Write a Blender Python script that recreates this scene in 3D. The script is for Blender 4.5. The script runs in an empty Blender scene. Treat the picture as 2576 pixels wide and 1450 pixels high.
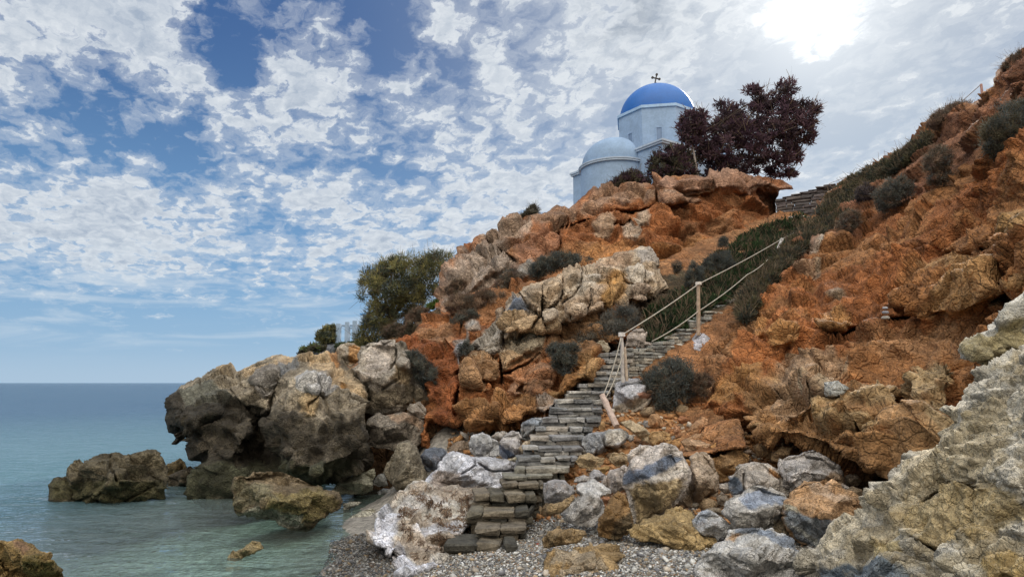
import bpy, math, random
import numpy as np
from mathutils import Vector, Matrix
from mathutils.geometry import delaunay_2d_cdt
random.seed(7)
RNG = np.random.default_rng(11)
SC = bpy.context.scene
COL = SC.collection

# ------------------------------------------------------------------ camera
CAM_Z = 2.3
F = 1717.0                      # focal length in px of a 2576 px wide picture
PITCH = math.atan(237 / F)
CP, SP = math.cos(PITCH), math.sin(PITCH)
cam = bpy.data.cameras.new("camera")
cam.sensor_width = 36.0
cam.lens = 36.0 * F / 2576.0
cam.clip_start = 0.1
cam.clip_end = 60000
camo = bpy.data.objects.new("camera", cam)
camo.location = (0, 0, CAM_Z)
camo.rotation_euler = (math.pi / 2 + PITCH, 0, 0)
COL.objects.link(camo)
SC.camera = camo

def ray(u, v):
    """direction (per metre of y) of the sight line through a point of the photograph"""
    xc = (np.asarray(u, float) - 1288) / F
    yc = (725 - np.asarray(v, float)) / F
    y = CP - SP * yc
    z = SP + CP * yc
    return xc / y, z / y
def at(u, v, Y):
    a, b = ray(u, v)
    Y = np.asarray(Y, float)
    return np.stack([a * Y, Y + 0 * a, CAM_Z + b * Y], -1)

# ------------------------------------------------------------------ light
SC.view_settings.view_transform = 'Standard'
SC.view_settings.look = 'None'
SC.view_settings.exposure = 0.0
SC.view_settings.gamma = 1.0
SC.render.engine = 'CYCLES'
SC.cycles.use_denoising = True
SC.cycles.max_bounces = 6
SC.cycles.transparent_max_bounces = 12
SC.cycles.caustics_reflective = False
SC.cycles.caustics_refractive = False

_a, _b = ray(2050, 25)
SUN = Vector((float(_a), 1.0, float(_b))).normalized()
SUN_EL = math.asin(SUN.z)
SUN_AZ = math.atan2(SUN.x, SUN.y)
sun = bpy.data.lights.new("sun", 'SUN')
sun.energy = 4.2
sun.angle = math.radians(3)
sun.color = (1.0, 0.93, 0.82)
suno = bpy.data.objects.new("sun", sun)
suno.rotation_euler = SUN.to_track_quat('Z', 'Y').to_euler()
suno.location = (20, 40, 40)
COL.objects.link(suno)

class NT:
    """small node-tree writer"""
    def __init__(s, tree):
        s.t = tree; s.n = tree.nodes; s.l = tree.links
        s.n.clear()
    def node(s, typ, **kw):
        o = s.n.new(typ)
        for k, v in kw.items(): setattr(o, k, v)
        return o
    def put(s, sock, v):
        if isinstance(v, bpy.types.NodeSocket): s.l.new(v, sock)
        elif v is not None: sock.default_value = v
    def m(s, op, a, b=None, c=None, clamp=False):
        o = s.node('ShaderNodeMath', operation=op, use_clamp=clamp)
        for i, v in enumerate((a, b, c)):
            if v is not None: s.put(o.inputs[i], v)
        return o.outputs[0]
    def vm(s, op, a, b=None, scale=None):
        o = s.node('ShaderNodeVectorMath', operation=op)
        s.put(o.inputs[0], a)
        if b is not None: s.put(o.inputs[1], b)
        if scale is not None: s.put(o.inputs['Scale'], scale)
        return o.outputs['Value'] if op in ('DOT_PRODUCT', 'LENGTH') else o.outputs[0]
    def noise(s, vec, scale, detail=6, rough=.55, dist=0, dim='3D', lac=2.0):
        o = s.node('ShaderNodeTexNoise', noise_dimensions=dim)
        s.put(o.inputs['Vector'], vec); s.put(o.inputs['Scale'], scale)
        o.inputs['Detail'].default_value = detail; o.inputs['Roughness'].default_value = rough
        o.inputs['Distortion'].default_value = dist; o.inputs['Lacunarity'].default_value = lac
        return o.outputs[0], o.outputs[1]
    def voro(s, vec, scale, feature='F1', rand=1.0):
        o = s.node('ShaderNodeTexVoronoi', feature=feature)
        s.put(o.inputs['Vector'], vec); s.put(o.inputs['Scale'], scale)
        o.inputs['Randomness'].default_value = rand
        return o
    def ss(s, x, a, b, lo=0.0, hi=1.0):
        o = s.node('ShaderNodeMapRange', interpolation_type='SMOOTHSTEP')
        s.put(o.inputs[0], x)
        for i, v in enumerate((a, b, lo, hi)): s.put(o.inputs[1 + i], v)
        return o.outputs[0]
    def mix(s, f, a, b, blend='MIX'):
        o = s.node('ShaderNodeMix', data_type='RGBA', blend_type=blend)
        s.put(o.inputs[0], f)
        for k, v in ((6, a), (7, b)):
            if isinstance(v, (tuple, list)): v = (*v, 1) if len(v) == 3 else v
            s.put(o.inputs[k], v)
        return o.outputs[2]

def build_world():
    w = bpy.data.worlds.new("World")
    SC.world = w
    w.use_nodes = True
    g = NT(w.node_tree)
    d = g.node('ShaderNodeTexCoord').outputs['Generated']
    sx = g.node('ShaderNodeSeparateXYZ'); g.put(sx.inputs[0], d)
    dx, dy, dz = sx.outputs
    zc = g.m('MAXIMUM', dz, 0.0)
    zz = g.m('ADD', zc, 0.20)
    cb = g.node('ShaderNodeCombineXYZ')
    g.put(cb.inputs[0], g.m('DIVIDE', dx, zz)); g.put(cb.inputs[1], g.m('DIVIDE', dy, zz))
    p = cb.outputs[0]
    # long soft bands: stretch along one heading
    rot = g.node('ShaderNodeVectorRotate', rotation_type='Z_AXIS'); g.put(rot.inputs['Vector'], p)
    rot.inputs['Angle'].default_value = math.radians(-28)
    st = g.vm('MULTIPLY', rot.outputs[0], (1.0, .80, 1.0))
    _, wc = g.noise(st, 16.0, 4, .6, dim='2D')
    wv = g.vm('SCALE', g.vm('SUBTRACT', wc, (.5, .5, .5)), scale=.07)
    q = g.vm('ADD', st, wv)
    na, _ = g.noise(q, 4.5, 2, .5, dim='2D')
    nb, _ = g.noise(q, 12.0, 7, .63, dim='2D')
    vo = g.voro(q, 30.0); vo.voronoi_dimensions = '2D'
    puff = g.m('SUBTRACT', .5, vo.outputs['Distance'])
    f0 = g.m('ADD', g.m('ADD', g.m('MULTIPLY', na, .70), g.m('MULTIPLY', nb, 1.0)), g.m('MULTIPLY', puff, PUFF))
    # breaks and banks of the cloud layer: (u, v, radius px, amount)
    blobs = [(560, 110, 55, -.36), (615, 170, 50, -.34), (590, 225, 45, -.26), (965, 50, 62, -.40), (990, 130, 52, -.34), 
             (240, 212, 60, -.36), (345, 325, 55, -.34), (25, 335, 60, -.34), (185, 375, 50, -.28), (495, 365, 60, -.40), (455, 420, 45, -.26),
             (735, 18, 52, -.32), (1140, 165, 50, -.24), (935, 325, 60, -.22), (1000, 430, 80, -.16), (690, 500, 60, -.14),
             (1310, 60, 50, -.24), (1360, 190, 60, -.16), (1480, 300, 70, -.16), (1260, 470, 70, -.12), (1980, 120, 70, -.2), (2110, 330, 170, -.18), (2230, 240, 90, -.1),
             (130, 110, 170, .16), (430, 50, 110, .16), (770, 240, 120, .22), (280, 500, 190, .16), (150, 600, 170, .14), (880, 560, 200, .10),
             (1600, 50, 110, .22), (1800, 60, 80, .16), (2400, 150, 130, .08), (1400, 540, 160, .12)]
    acc = None
    for (u, v, r, amt) in blobs:
        a, b = ray(u, v)
        c = Vector((float(a), 1, float(b))).normalized()
        dt = g.m('MAXIMUM', g.vm('DOT_PRODUCT', d, tuple(c)), 0.0)
        K = 1.0 / (r / F) ** 2
        t = g.m('MULTIPLY', g.m('POWER', dt, K), amt * (.78 if amt < 0 else 1.0))
        acc = t if acc is None else g.m('ADD', acc, t)
    # coverage falls away in the clear strip above the sea
    low = g.ss(dz, .05, .185, -.42, 0.0)
    band = g.m('MULTIPLY', g.ss(dx, -.45, .05), g.ss(dz, .02, .12, .2, .16))
    c = g.m('ADD', g.m('ADD', f0, acc), g.m('ADD', low, g.m('ADD', band, g.ss(dy, .2, -.3, 0.0, .3))))
    spc = g.m('MAXIMUM', g.vm('DOT_PRODUCT', d, tuple(SUN)), 0.0)
    c = g.m('SUBTRACT', c, g.m('MULTIPLY', g.m('POWER', spc, 9), .10))
    thr = THR
    mask = g.m('MAXIMUM', g.ss(c, thr - .03, thr + .17), g.m('MULTIPLY', g.ss(c, thr - .20, thr + .06), .38))
    thick = g.ss(c, thr, thr + .70)
    nc, _ = g.noise(g.vm('ADD', q, (3.3, 1.7, 0)), 30.0, 4, .58, dim='2D')
    tex = g.m('ADD', g.m('MULTIPLY', g.m('SUBTRACT', nb, .5), .35), g.m('MULTIPLY', g.m('SUBTRACT', nc, .5), 1.05))
    tex = g.m('ADD', tex, g.m('MULTIPLY', g.m('POWER', spc, 10), .16))
    w1 = g.m('ADD', g.m('SUBTRACT', .90, g.m('MULTIPLY', thick, .78)), tex, clamp=True)
    ccol = g.mix(w1, (.30, .385, .51), (.76, .805, .85))
    # dark underside near the sun
    a, b = ray(1580, 20); cdir = Vector((float(a), 1, float(b))).normalized()
    dk = g.m('POWER', g.m('MAXIMUM', g.vm('DOT_PRODUCT', d, tuple(cdir)), 0), 400)
    dk = g.m('MULTIPLY', dk, thick)
    ccol = g.mix(g.m('MULTIPLY', dk, .85, clamp=True), ccol, (.26, .31, .38))
    # clouds overhead and behind the camera, out of view, brightened as added fill light
    sd = g.vm('DOT_PRODUCT', d, tuple(SUN))
    back = g.ss(g.m('SUBTRACT', g.m('MULTIPLY', dz, .90), g.m('MULTIPLY', dy, .20)), .30, .85, 1.0, FILL_CLOUD)
    sky = g.node('ShaderNodeTexSky', sky_type='NISHITA')
    sky.sun_disc = False; sky.sun_elevation = SUN_EL; sky.sun_rotation = SUN_AZ
    sky.air_density = 1.0; sky.dust_density = .3; sky.ozone_density = 2.5
    blue = g.mix(1.0, sky.outputs[0], SKY_TINT, 'MULTIPLY')
    blue = g.vm('SCALE', blue, scale=SKY_MUL)
    grad = g.ss(dz, .08, .5)
    deep = g.mix(grad, (.22, .44, .73), (.055, .14, .36))
    blue = g.mix(.72, blue, deep)
    # white veil round the sun
    sp = g.m('MAXIMUM', sd, 0.0)
    veil = g.m('MULTIPLY', g.m('POWER', sp, 14), .80, clamp=True)
    blue = g.mix(veil, blue, (.62, .68, .73))
    ccol = g.mix(g.ss(dy, .2, -.5), ccol, (.86, .80, .70))  # unseen clouds behind the camera warmed to tint the fill light
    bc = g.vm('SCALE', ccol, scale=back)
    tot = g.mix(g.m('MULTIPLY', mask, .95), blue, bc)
    wv_ = g.node('ShaderNodeCombineXYZ'); g.put(wv_.inputs[0], g.m('ADD', g.m('MULTIPLY', dx, 4.0), g.m('MULTIPLY', dz, -6.0))); g.put(wv_.inputs[1], g.m('MULTIPLY', dz, 26.0))
    ws, _ = g.noise(wv_.outputs[0], 1.6, 7, .62, .4, dim='2D')
    ws = g.m('MULTIPLY', g.ss(ws, .44, .72), g.m('MULTIPLY', g.ss(dz, .02, .07), g.ss(dz, .13, .22, .62, 0.0)))
    tot = g.mix(ws, tot, (.66, .73, .80))
    hz = g.ss(dz, .0, .19, 1.0, 0.0)
    tot = g.mix(g.m('MULTIPLY', hz, .62), tot, (.40, .57, .74))
    hz2 = g.ss(dz, .0, .06, .55, 0.0)
    tot = g.mix(hz2, tot, (.47, .60, .73))
    wob = g.m('ADD', sd, g.m('MULTIPLY', g.m('SUBTRACT', f0, .9), .006))
    core = g.ss(wob, .9974, 1.0016)
    glow = g.m('ADD', g.m('MULTIPLY', core, 1.3), g.m('MULTIPLY', g.m('POWER', sp, 260), .34))
    glow = g.m('ADD', glow, g.m('MULTIPLY', g.m('POWER', sp, 24), .05))
    gc = g.vm('SCALE', (1.0, .96, .88), scale=glow)
    tot = g.vm('ADD', tot, gc)
    bg = g.node('ShaderNodeBackground'); g.put(bg.inputs[0], tot); bg.inputs[1].default_value = 1.0
    out = g.node('ShaderNodeOutputWorld'); g.l.new(bg.outputs[0], out.inputs[0])
FILL_CLOUD = 3.8
PUFF = .16
THR = .90
SKY_TINT = (.8, .95, 1.1)
SKY_MUL = .05
build_world()

# ------------------------------------------------------------------ numpy noise
def _h(ix, iy, iz, seed):
    n = (ix.astype(np.int64) * 374761393 + iy.astype(np.int64) * 668265263 + iz.astype(np.int64) * 1440662683 + seed * 974711) & 0xffffffff
    n = ((n ^ (n >> 13)) * 1274126177) & 0xffffffff
    n = ((n ^ (n >> 15)) * 2246822519) & 0xffffffff
    return ((n ^ (n >> 16)) & 0xffffff) / float(0x1000000)
def vnoise(P, seed=0):
    I = np.floor(P); f = P - I; I = I.astype(np.int64)
    f = f * f * (3 - 2 * f)
    r = 0
    for a in (0, 1):
        for b in (0, 1):
            for c in (0, 1):
                w = (f[:, 0] if a else 1 - f[:, 0]) * (f[:, 1] if b else 1 - f[:, 1]) * (f[:, 2] if c else 1 - f[:, 2])
                r = r + w * _h(I[:, 0] + a, I[:, 1] + b, I[:, 2] + c, seed)
    return r * 2 - 1
def fbm(P, oct=4, seed=0, gain=.5, lac=2.03):
    a, r, t = 1.0, 0, 0
    for o in range(oct):
        r = r + a * vnoise(P, seed + o * 17); t += a
        P = P * lac + 3.7; a *= gain
    return r / t
def ridged(P, oct=4, seed=0):
    a, r, t = 1.0, 0, 0
    for o in range(oct):
        r = r + a * (1 - np.abs(vnoise(P, seed + o * 13)) * 2); t += a
        P = P * 2.1 + 1.3; a *= .5
    return r / t
def worley(P, seed=0):
    """F1, F2, random id (3 numbers) and offset from the nearest seed"""
    I = np.floor(P).astype(np.int64)
    N = len(P)
    F1 = np.full(N, 9.0); F2 = np.full(N, 9.0)
    ID = np.zeros((N, 3), np.int64); V = np.zeros((N, 3))
    for a in (-1, 0, 1):
        for b in (-1, 0, 1):
            for c in (-1, 0, 1):
                J = I + (a, b, c)
                s = np.stack([_h(J[:, 0], J[:, 1], J[:, 2], seed + k) for k in (1, 2, 3)], -1)
                D = P - (J + s)
                d = np.sqrt((D * D).sum(1))
                m = d < F1
                F2 = np.where(m, F1, np.minimum(F2, d))
                F1 = np.where(m, d, F1)
                ID[m] = J[m]; V[m] = D[m]
    R = np.stack([_h(ID[:, 0], ID[:, 1], ID[:, 2], seed + 40 + k) for k in range(3)], -1)
    return F1, F2, R, V

# ------------------------------------------------------------------ polygons
CR = {0: (0, 0, 1), 1: (386.2, 836.9, .2752), 2: (1030.0, 997.8, .2752), 3: (1480.6, 1030.0, .2895), 4: (1287.5, 740.3, .2504),
      5: (740.3, 611.6, .19976), 6: (965.6, 418.4, .3019), 7: (1866.9, 96.6, .4218), 'd1': (0, 836.9, .4226), 'd2': (772.5, 579.4, .3995),
      'd3': (901.2, 965.6, .3338), 'd4': (1609.4, 965.6, .3749), 'd5': (1609.4, 450.6, .3995), 'd6': (1351.9, 160.9, .2999)}
def Q(c, pts):
    x, y, k = CR[c]
    p = np.array(pts, float).reshape(-1, 2)
    return p * k + (x, y)
def inside(poly, P):
    x, y = P[:, 0], P[:, 1]
    r = np.zeros(len(P), bool)
    j = len(poly) - 1
    for i in range(len(poly)):
        xi, yi = poly[i]; xj, yj = poly[j]
        if yi != yj:
            r ^= ((yi > y) != (yj > y)) & (x < (xj - xi) * (y - yi) / (yj - yi) + xi)
        j = i
    return r
def segdist(A, B, P):
    d = B - A
    t = np.clip(((P - A) @ d) / max(d @ d, 1e-9), 0, 1)
    return np.hypot(*(P - A - t[:, None] * d).T)
def edgedist(poly, P, closed=True):
    n = len(poly)
    r = np.full(len(P), 1e9)
    for i in range(n if closed else n - 1):
        r = np.minimum(r, segdist(poly[i], poly[(i + 1) % n], P))
    return r
def sdist(poly, P):
    d = edgedist(poly, P)
    return np.where(inside(poly, P), d, -d)
def resample(poly, s):
    out = []
    n = len(poly)
    for i in range(n):
        a, b = poly[i], poly[(i + 1) % n]
        L = np.hypot(*(b - a)); k = max(1, int(round(L / s)))
        for j in range(k): out.append(a + (b - a) * j / k)
    return np.array(out)
def chaikin(poly, n=1):
    for _ in range(n):
        q = np.roll(poly, -1, 0)
        poly = np.stack([poly * .8 + q * .2, poly * .2 + q * .8], 1).reshape(-1, 2)
    return poly
def rbf(pts):
    """thin plate through (u, v, value)"""
    p = np.array(pts, float); X = p[:, :2] / 500.; y = p[:, 2]
    def k(A, B):
        r = np.sqrt(((A[:, None] - B[None]) ** 2).sum(2)); return r
    n = len(p)
    M = np.zeros((n + 3, n + 3)); M[:n, :n] = k(X, X) + np.eye(n) * 1e-3
    M[:n, n] = 1; M[:n, n + 1:] = X; M[n, :n] = 1; M[n + 1:, :n] = X.T
    w = np.linalg.solve(M, np.concatenate([y, np.zeros(3)]))
    def f(U):
        U = np.asarray(U, float) / 500.
        return k(U, X) @ w[:n] + w[n] + U @ w[n + 1:]
    return f
def sstep(x, a, b):
    t = np.clip((x - a) / (b - a), 0, 1); return t * t * (3 - 2 * t)

# ------------------------------------------------------------------ mesh helpers
def mesh_obj(name, V, faces, mat=None, parent=None, col=None, smooth=True, origin=None, mats=None, midx=None):
    """V (n,3) world; faces (m,3|4) array or list; origin -> object location"""
    V = np.asarray(V, np.float64)
    me = bpy.data.meshes.new(name)
    o0 = np.zeros(3) if origin is None else np.asarray(origin, float)
    if isinstance(faces, np.ndarray):
        m, k = faces.shape
        me.vertices.add(len(V)); me.vertices.foreach_set('co', (V - o0).astype(np.float32).ravel())
        me.loops.add(m * k); me.loops.foreach_set('vertex_index', faces.astype(np.int32).ravel())
        me.polygons.add(m); me.polygons.foreach_set('loop_start', np.arange(0, m * k, k, dtype=np.int32))
        me.polygons.foreach_set('loop_total', np.full(m, k, np.int32))
        me.update(calc_edges=True)
    else:
        me.from_pydata((V - o0).tolist(), [], [tuple(int(i) for i in f) for f in faces])
        me.update()
    if smooth: me.polygons.foreach_set('use_smooth', np.ones(len(me.polygons), bool))
    if col is not None:
        a = me.color_attributes.new('col', 'FLOAT_COLOR', 'POINT')
        c = np.ones((len(V), 4), np.float32); c[:, :3] = col
        a.data.foreach_set('color', c.ravel())
    for mm in (mats or ([mat] if mat else [])): me.materials.append(mm)
    if midx is not None: me.polygons.foreach_set('material_index', np.asarray(midx, np.int32))
    me.validate()
    ob = bpy.data.objects.new(name, me)
    ob.location = o0 if parent is None else o0 - np.array(parent.location)
    COL.objects.link(ob)
    if parent is not None: ob.parent = parent
    return ob
def empty(name, loc):
    o = bpy.data.objects.new(name, None); o.location = loc; COL.objects.link(o); return o
def tag(o, label=None, cat=None, group=None, kind=None):
    if label: o['label'] = label
    if cat: o['category'] = cat
    if group: o['group'] = group
    if kind: o['kind'] = kind
    return o
class MB:
    """collects pieces into one mesh"""
    def __init__(s): s.V = []; s.F = []; s.C = []; s.n = 0
    def add(s, V, F, c=(.5, .5, .5)):
        V = np.asarray(V, float); s.V.append(V); s.C.append(np.tile(np.asarray(c, float), (len(V), 1)) if np.ndim(c) == 1 else c)
        s.F += [tuple(int(i) + s.n for i in f) for f in F]; s.n += len(V)
    def box(s, c, ax, half, col=(.5, .5, .5), jit=0, bev=.0):
        """c centre, ax 3 axes, half sizes; corners jittered; chamfered edges by a 4x4x4 cage"""
        if bev <= 0:
            sg = np.array([(x, y, z) for z in (-1, 1) for y in (-1, 1) for x in (-1, 1)], float)
            L = sg * half + RNG.normal(0, 1, (8, 3)) * jit
            F = [(0, 2, 3, 1), (4, 5, 7, 6), (0, 1, 5, 4), (2, 6, 7, 3), (0, 4, 6, 2), (1, 3, 7, 5)]
            s.add(np.asarray(c) + L @ np.asarray(ax), F, col); return
        bm_pts, F = _CHAMFER
        L = np.sign(bm_pts) * (np.asarray(half) - np.where(np.abs(bm_pts) > .75, 0, bev)) 
        cj = RNG.normal(0, 1, (8, 3)) * jit
        ci = ((bm_pts[:, 0] > 0) * 1 + (bm_pts[:, 1] > 0) * 2 + (bm_pts[:, 2] > 0) * 4).astype(int)
        L = L + cj[ci] + RNG.normal(0, 1, L.shape) * bev * .25
        s.add(np.asarray(c) + L @ np.asarray(ax), F, col)
    def tube(s, P, R, n=8, col=(.5, .5, .5), caps=True):
        P = np.asarray(P, float); R = np.broadcast_to(np.asarray(R, float), (len(P),))
        T = np.gradient(P, axis=0); T /= np.linalg.norm(T, axis=1)[:, None] + 1e-9
        ref = np.array([0, 0, 1.]) if abs(T[0, 2]) < .9 else np.array([1., 0, 0])
        V = []
        for i in range(len(P)):
            a = np.cross(T[i], ref); a /= np.linalg.norm(a) + 1e-9; b = np.cross(T[i], a)
            t = np.linspace(0, 2 * np.pi, n, endpoint=False)
            V.append(P[i] + R[i] * (np.cos(t)[:, None] * a + np.sin(t)[:, None] * b))
        V = np.concatenate(V); F = []
        for i in range(len(P) - 1):
            for j in range(n):
                k = (j + 1) % n
                F.append((i * n + j, i * n + k, (i + 1) * n + k, (i + 1) * n + j))
        if caps:
            F.append(tuple(range(n))[::-1]); F.append(tuple(range((len(P) - 1) * n, len(P) * n)))
        s.add(V, F, col)
    def build(s, name, mat, parent=None, smooth=False, origin=None):
        V = np.concatenate(s.V); C = np.concatenate(s.C)
        return mesh_obj(name, V, s.F, mat, parent, C, smooth, origin)
def _chamfer():
    # 24 points of a chamfered cube
    pts = []; idx = {}
    for sx in (-1, 1):
        for sy in (-1, 1):
            for sz in (-1, 1):
                for ax in range(3):
                    p = np.array([sx, sy, sz], float) * .5
                    p[ax] *= 2; idx[(sx, sy, sz, ax)] = len(pts); pts.append(p)
    F = []
    for ax in range(3):
        o1, o2 = [a for a in range(3) if a != ax]
        for s in (-1, 1):
            q = []
            for a, b in ((-1, -1), (1, -1), (1, 1), (-1, 1)):
                k = [0, 0, 0]; k[ax] = s; k[o1] = a; k[o2] = b; q.append(idx[(*k, ax)])
            if (s > 0) != (ax == 1): F.append(tuple(q))
            else: F.append(tuple(q[::-1]))
    for ax in range(3):
        o1, o2 = [a for a in range(3) if a != ax]
        for a in (-1, 1):
            for b in (-1, 1):
                k0 = [0, 0, 0]; k0[o1] = a; k0[o2] = b
                lo = list(k0); lo[ax] = -1; hi = list(k0); hi[ax] = 1
                q = [idx[(*lo, o1)], idx[(*hi, o1)], idx[(*hi, o2)], idx[(*lo, o2)]]
                F.append(tuple(q))
    for sx in (-1, 1):
        for sy in (-1, 1):
            for sz in (-1, 1):
                F.append(tuple(idx[(sx, sy, sz, k)] for k in range(3)))
    P = np.array(pts); G = []
    for f in F:   # outward winding
        n = np.cross(P[f[1]] - P[f[0]], P[f[2]] - P[f[0]]); c = P[list(f)].mean(0)
        G.append(f if n @ c > 0 else f[::-1])
    return P, G
_CHAMFER = _chamfer()

# ------------------------------------------------------------------ materials
def new_mat(name):
    m = bpy.data.materials.new(name); m.use_nodes = True
    return m, NT(m.node_tree)
def finish(g, col, rough=.85, nrm=None, spec=.3, **kw):
    b = g.node('ShaderNodeBsdfPrincipled')
    g.put(b.inputs['Base Color'], (*col, 1) if isinstance(col, tuple) and len(col) == 3 else col)
    g.put(b.inputs['Roughness'], rough); b.inputs['Specular IOR Level'].default_value = spec
    if nrm is not None: g.put(b.inputs['Normal'], nrm)
    for k, v in kw.items(): g.put(b.inputs[k], v)
    o = g.node('ShaderNodeOutputMaterial'); g.l.new(b.outputs[0], o.inputs[0])
    return b
def bump(g, h, dist, strength=1.0, nrm=None):
    b = g.node('ShaderNodeBump'); b.inputs['Strength'].default_value = strength; b.inputs['Distance'].default_value = dist
    g.put(b.inputs['Height'], h)
    if nrm is not None: g.put(b.inputs['Normal'], nrm)
    return b.outputs[0]
def rock_mat(name, scale=1.0, var=.35, speck=.25, bumpd=.03, stain=(.30, .17, .07), stain_amt=.35, rough=.88, wet=0, vein=.5):
    """weathered stone: the vertex colour carries the kind of stone, noise its mottling, veins and stains"""
    m, g = new_mat(name)
    tc = g.node('ShaderNodeTexCoord').outputs['Object']
    at_ = g.node('ShaderNodeVertexColor', layer_name='col').outputs[0]
    warp = g.vm('ADD', tc, g.vm('SCALE', g.vm('SUBTRACT', g.noise(tc, 2.0 / scale, 3)[1], (.5, .5, .5)), scale=.35 * scale))
    n1, _ = g.noise(warp, 1.6 / scale, 8, .62)
    n2, _ = g.noise(warp, 9.0 / scale, 6, .65)
    n3, _ = g.noise(tc, 45.0 / scale, 3, .6)
    k = g.ss(n1, .3, .7, 1 - var, 1 + var)
    k = g.m('MULTIPLY', k, g.ss(n2, .28, .72, 1 - var * .7, 1 + var * .7))
    k = g.m('MULTIPLY', k, g.ss(n3, .3, .7, 1 - speck, 1 + speck))
    c = g.vm('SCALE', at_, scale=k)
    # iron stain in patches
    s1, _ = g.noise(g.vm('ADD', warp, (7.1, 3.3, 1.7)), 1.9 / scale, 7, .66)
    c = g.mix(g.m('MULTIPLY', g.ss(s1, .54, .70), stain_amt), c, g.mix(.5, c, stain))
    # pale lime bloom
    s2, _ = g.noise(g.vm('ADD', warp, (2.1, 9.3, 4.7)), 3.1 / scale, 7, .66)
    c = g.mix(g.m('MULTIPLY', g.ss(s2, .56, .74), .35), c, g.vm('SCALE', c, scale=1.5))
    # hairline fissures with dark mineral fill
    v = g.voro(warp, 3.2 / scale, 'DISTANCE_TO_EDGE').outputs['Distance']
    fis = g.ss(v, .0, .035, 1.0, 0.0)
    fis = g.m('MULTIPLY', fis, g.ss(n1, .42, .58))
    c = g.mix(g.m('MULTIPLY', fis, vein), c, g.vm('SCALE', c, scale=.35))
    v2 = g.voro(warp, 9.0 / scale, 'DISTANCE_TO_EDGE').outputs['Distance']
    h = g.m('ADD', g.m('MULTIPLY', n2, .9), g.m('MULTIPLY', n3, .35))
    h = g.m('SUBTRACT', h, g.m('MULTIPLY', fis, .5))
    h = g.m('ADD', h, g.m('MULTIPLY', g.ss(v2, 0, .18), .30))
    finish(g, c, rough, bump(g, h, bumpd * 2.0), .25)
    return m
def leaf_mat(name, trans=.25, rough=.7):
    m, g = new_mat(name)
    at_ = g.node('ShaderNodeVertexColor', layer_name='col').outputs[0]
    d = g.node('ShaderNodeBsdfDiffuse'); g.put(d.inputs[0], at_)
    t = g.node('ShaderNodeBsdfTranslucent'); g.put(t.inputs[0], g.vm('SCALE', at_, scale=1.3))
    x = g.node('ShaderNodeMixShader'); x.inputs[0].default_value = trans
    g.l.new(d.outputs[0], x.inputs[1]); g.l.new(t.outputs[0], x.inputs[2])
    o = g.node('ShaderNodeOutputMaterial'); g.l.new(x.outputs[0], o.inputs[0])
    return m
def plain_mat(name, var=.15, nscale=8, bumpd=.004, rough=.8, spec=.3):
    m, g = new_mat(name)
    tc = g.node('ShaderNodeTexCoord').outputs['Object']
    at_ = g.node('ShaderNodeVertexColor', layer_name='col').outputs[0]
    n, _ = g.noise(tc, nscale, 7, .62)
    n2, _ = g.noise(tc, nscale * 6, 4, .6)
    k = g.m('MULTIPLY', g.ss(n, .3, .7, 1 - var, 1 + var), g.ss(n2, .3, .7, 1 - var * .6, 1 + var * .6))
    finish(g, g.vm('SCALE', at_, scale=k), rough, bump(g, g.m('ADD', n, g.m('MULTIPLY', n2, .4)), bumpd * 2), spec)
    return m

M_CLIFF = rock_mat("cliff_rock", 1.3, .42, .30, .06, vein=.3)
M_ROCK = rock_mat("boulder_rock", .5, .40, .28, .026, vein=.75, stain_amt=.5)
M_SEAROCK = rock_mat("sea_rock", .6, .48, .38, .035, stain=(.10, .075, .02), stain_amt=.4, vein=.6)
M_NEAR = rock_mat("near_rock", .45, .38, .28, .02, vein=.28, stain=(.32, .22, .07), stain_amt=.6)
M_LEAF = leaf_mat("leaves")
M_STONE = plain_mat("step_stone", .32, 7, .012, .82)
M_WOOD = plain_mat("weathered_wood", .22, 14, .004, .8)

# ------------------------------------------------------------------ ground
def smin(a, b, k): 
    h = np.clip(.5 + .5 * (b - a) / k, 0, 1); return b * (1 - h) + a * h - k * h * (1 - h)
def ground_z(x, y):
    x = np.asarray(x, float); y = np.asarray(y, float)
    shore = -2.35 - .02 * (y - 9) + .25 * np.sin(y * .9) - np.clip(5.5 - y, 0, 9) * .25
    s = x - shore
    z = np.where(s > 0, np.where(s < 2.6, .10 * s, .26 + .035 * (s - 2.6)), .17 * s)
    z = np.where(s < 0, np.maximum(z, -2.6 - .0 * s), z)
    z = np.minimum(z, .55 + .02 * s)
    y0 = 12.1 - 2.0 * sstep(x, .0, 1.6)
    land = sstep(x, -2.9, -1.4)
    rise = np.maximum(y - y0, 0)
    rise = np.minimum(rise, 4.2) * .42 + np.clip(rise - 4.2, 0, 12) * .30
    z = z + rise * land
    return z
def ground_hit(u, v, zoff=0.0):
    a, b = ray(u, v)
    Y = np.linspace(3.5, 40, 7301)
    z = CAM_Z + b * Y; g = np.maximum(ground_z(a * Y, Y), zoff - 9)
    i = np.argmax(z <= g) if (z <= g).any() else len(Y) - 1
    return float(Y[i])
def sea_hit(u, v):
    a, b = ray(u, v); return float(-CAM_Z / b)

# ------------------------------------------------------------------ rocks
def tri_normals(V, T):
    n = np.cross(V[T[:, 1]] - V[T[:, 0]], V[T[:, 2]] - V[T[:, 0]])
    N = np.zeros_like(V)
    for k in range(3): np.add.at(N, T[:, k], n)
    return N / (np.linalg.norm(N, axis=1)[:, None] + 1e-12)

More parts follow.
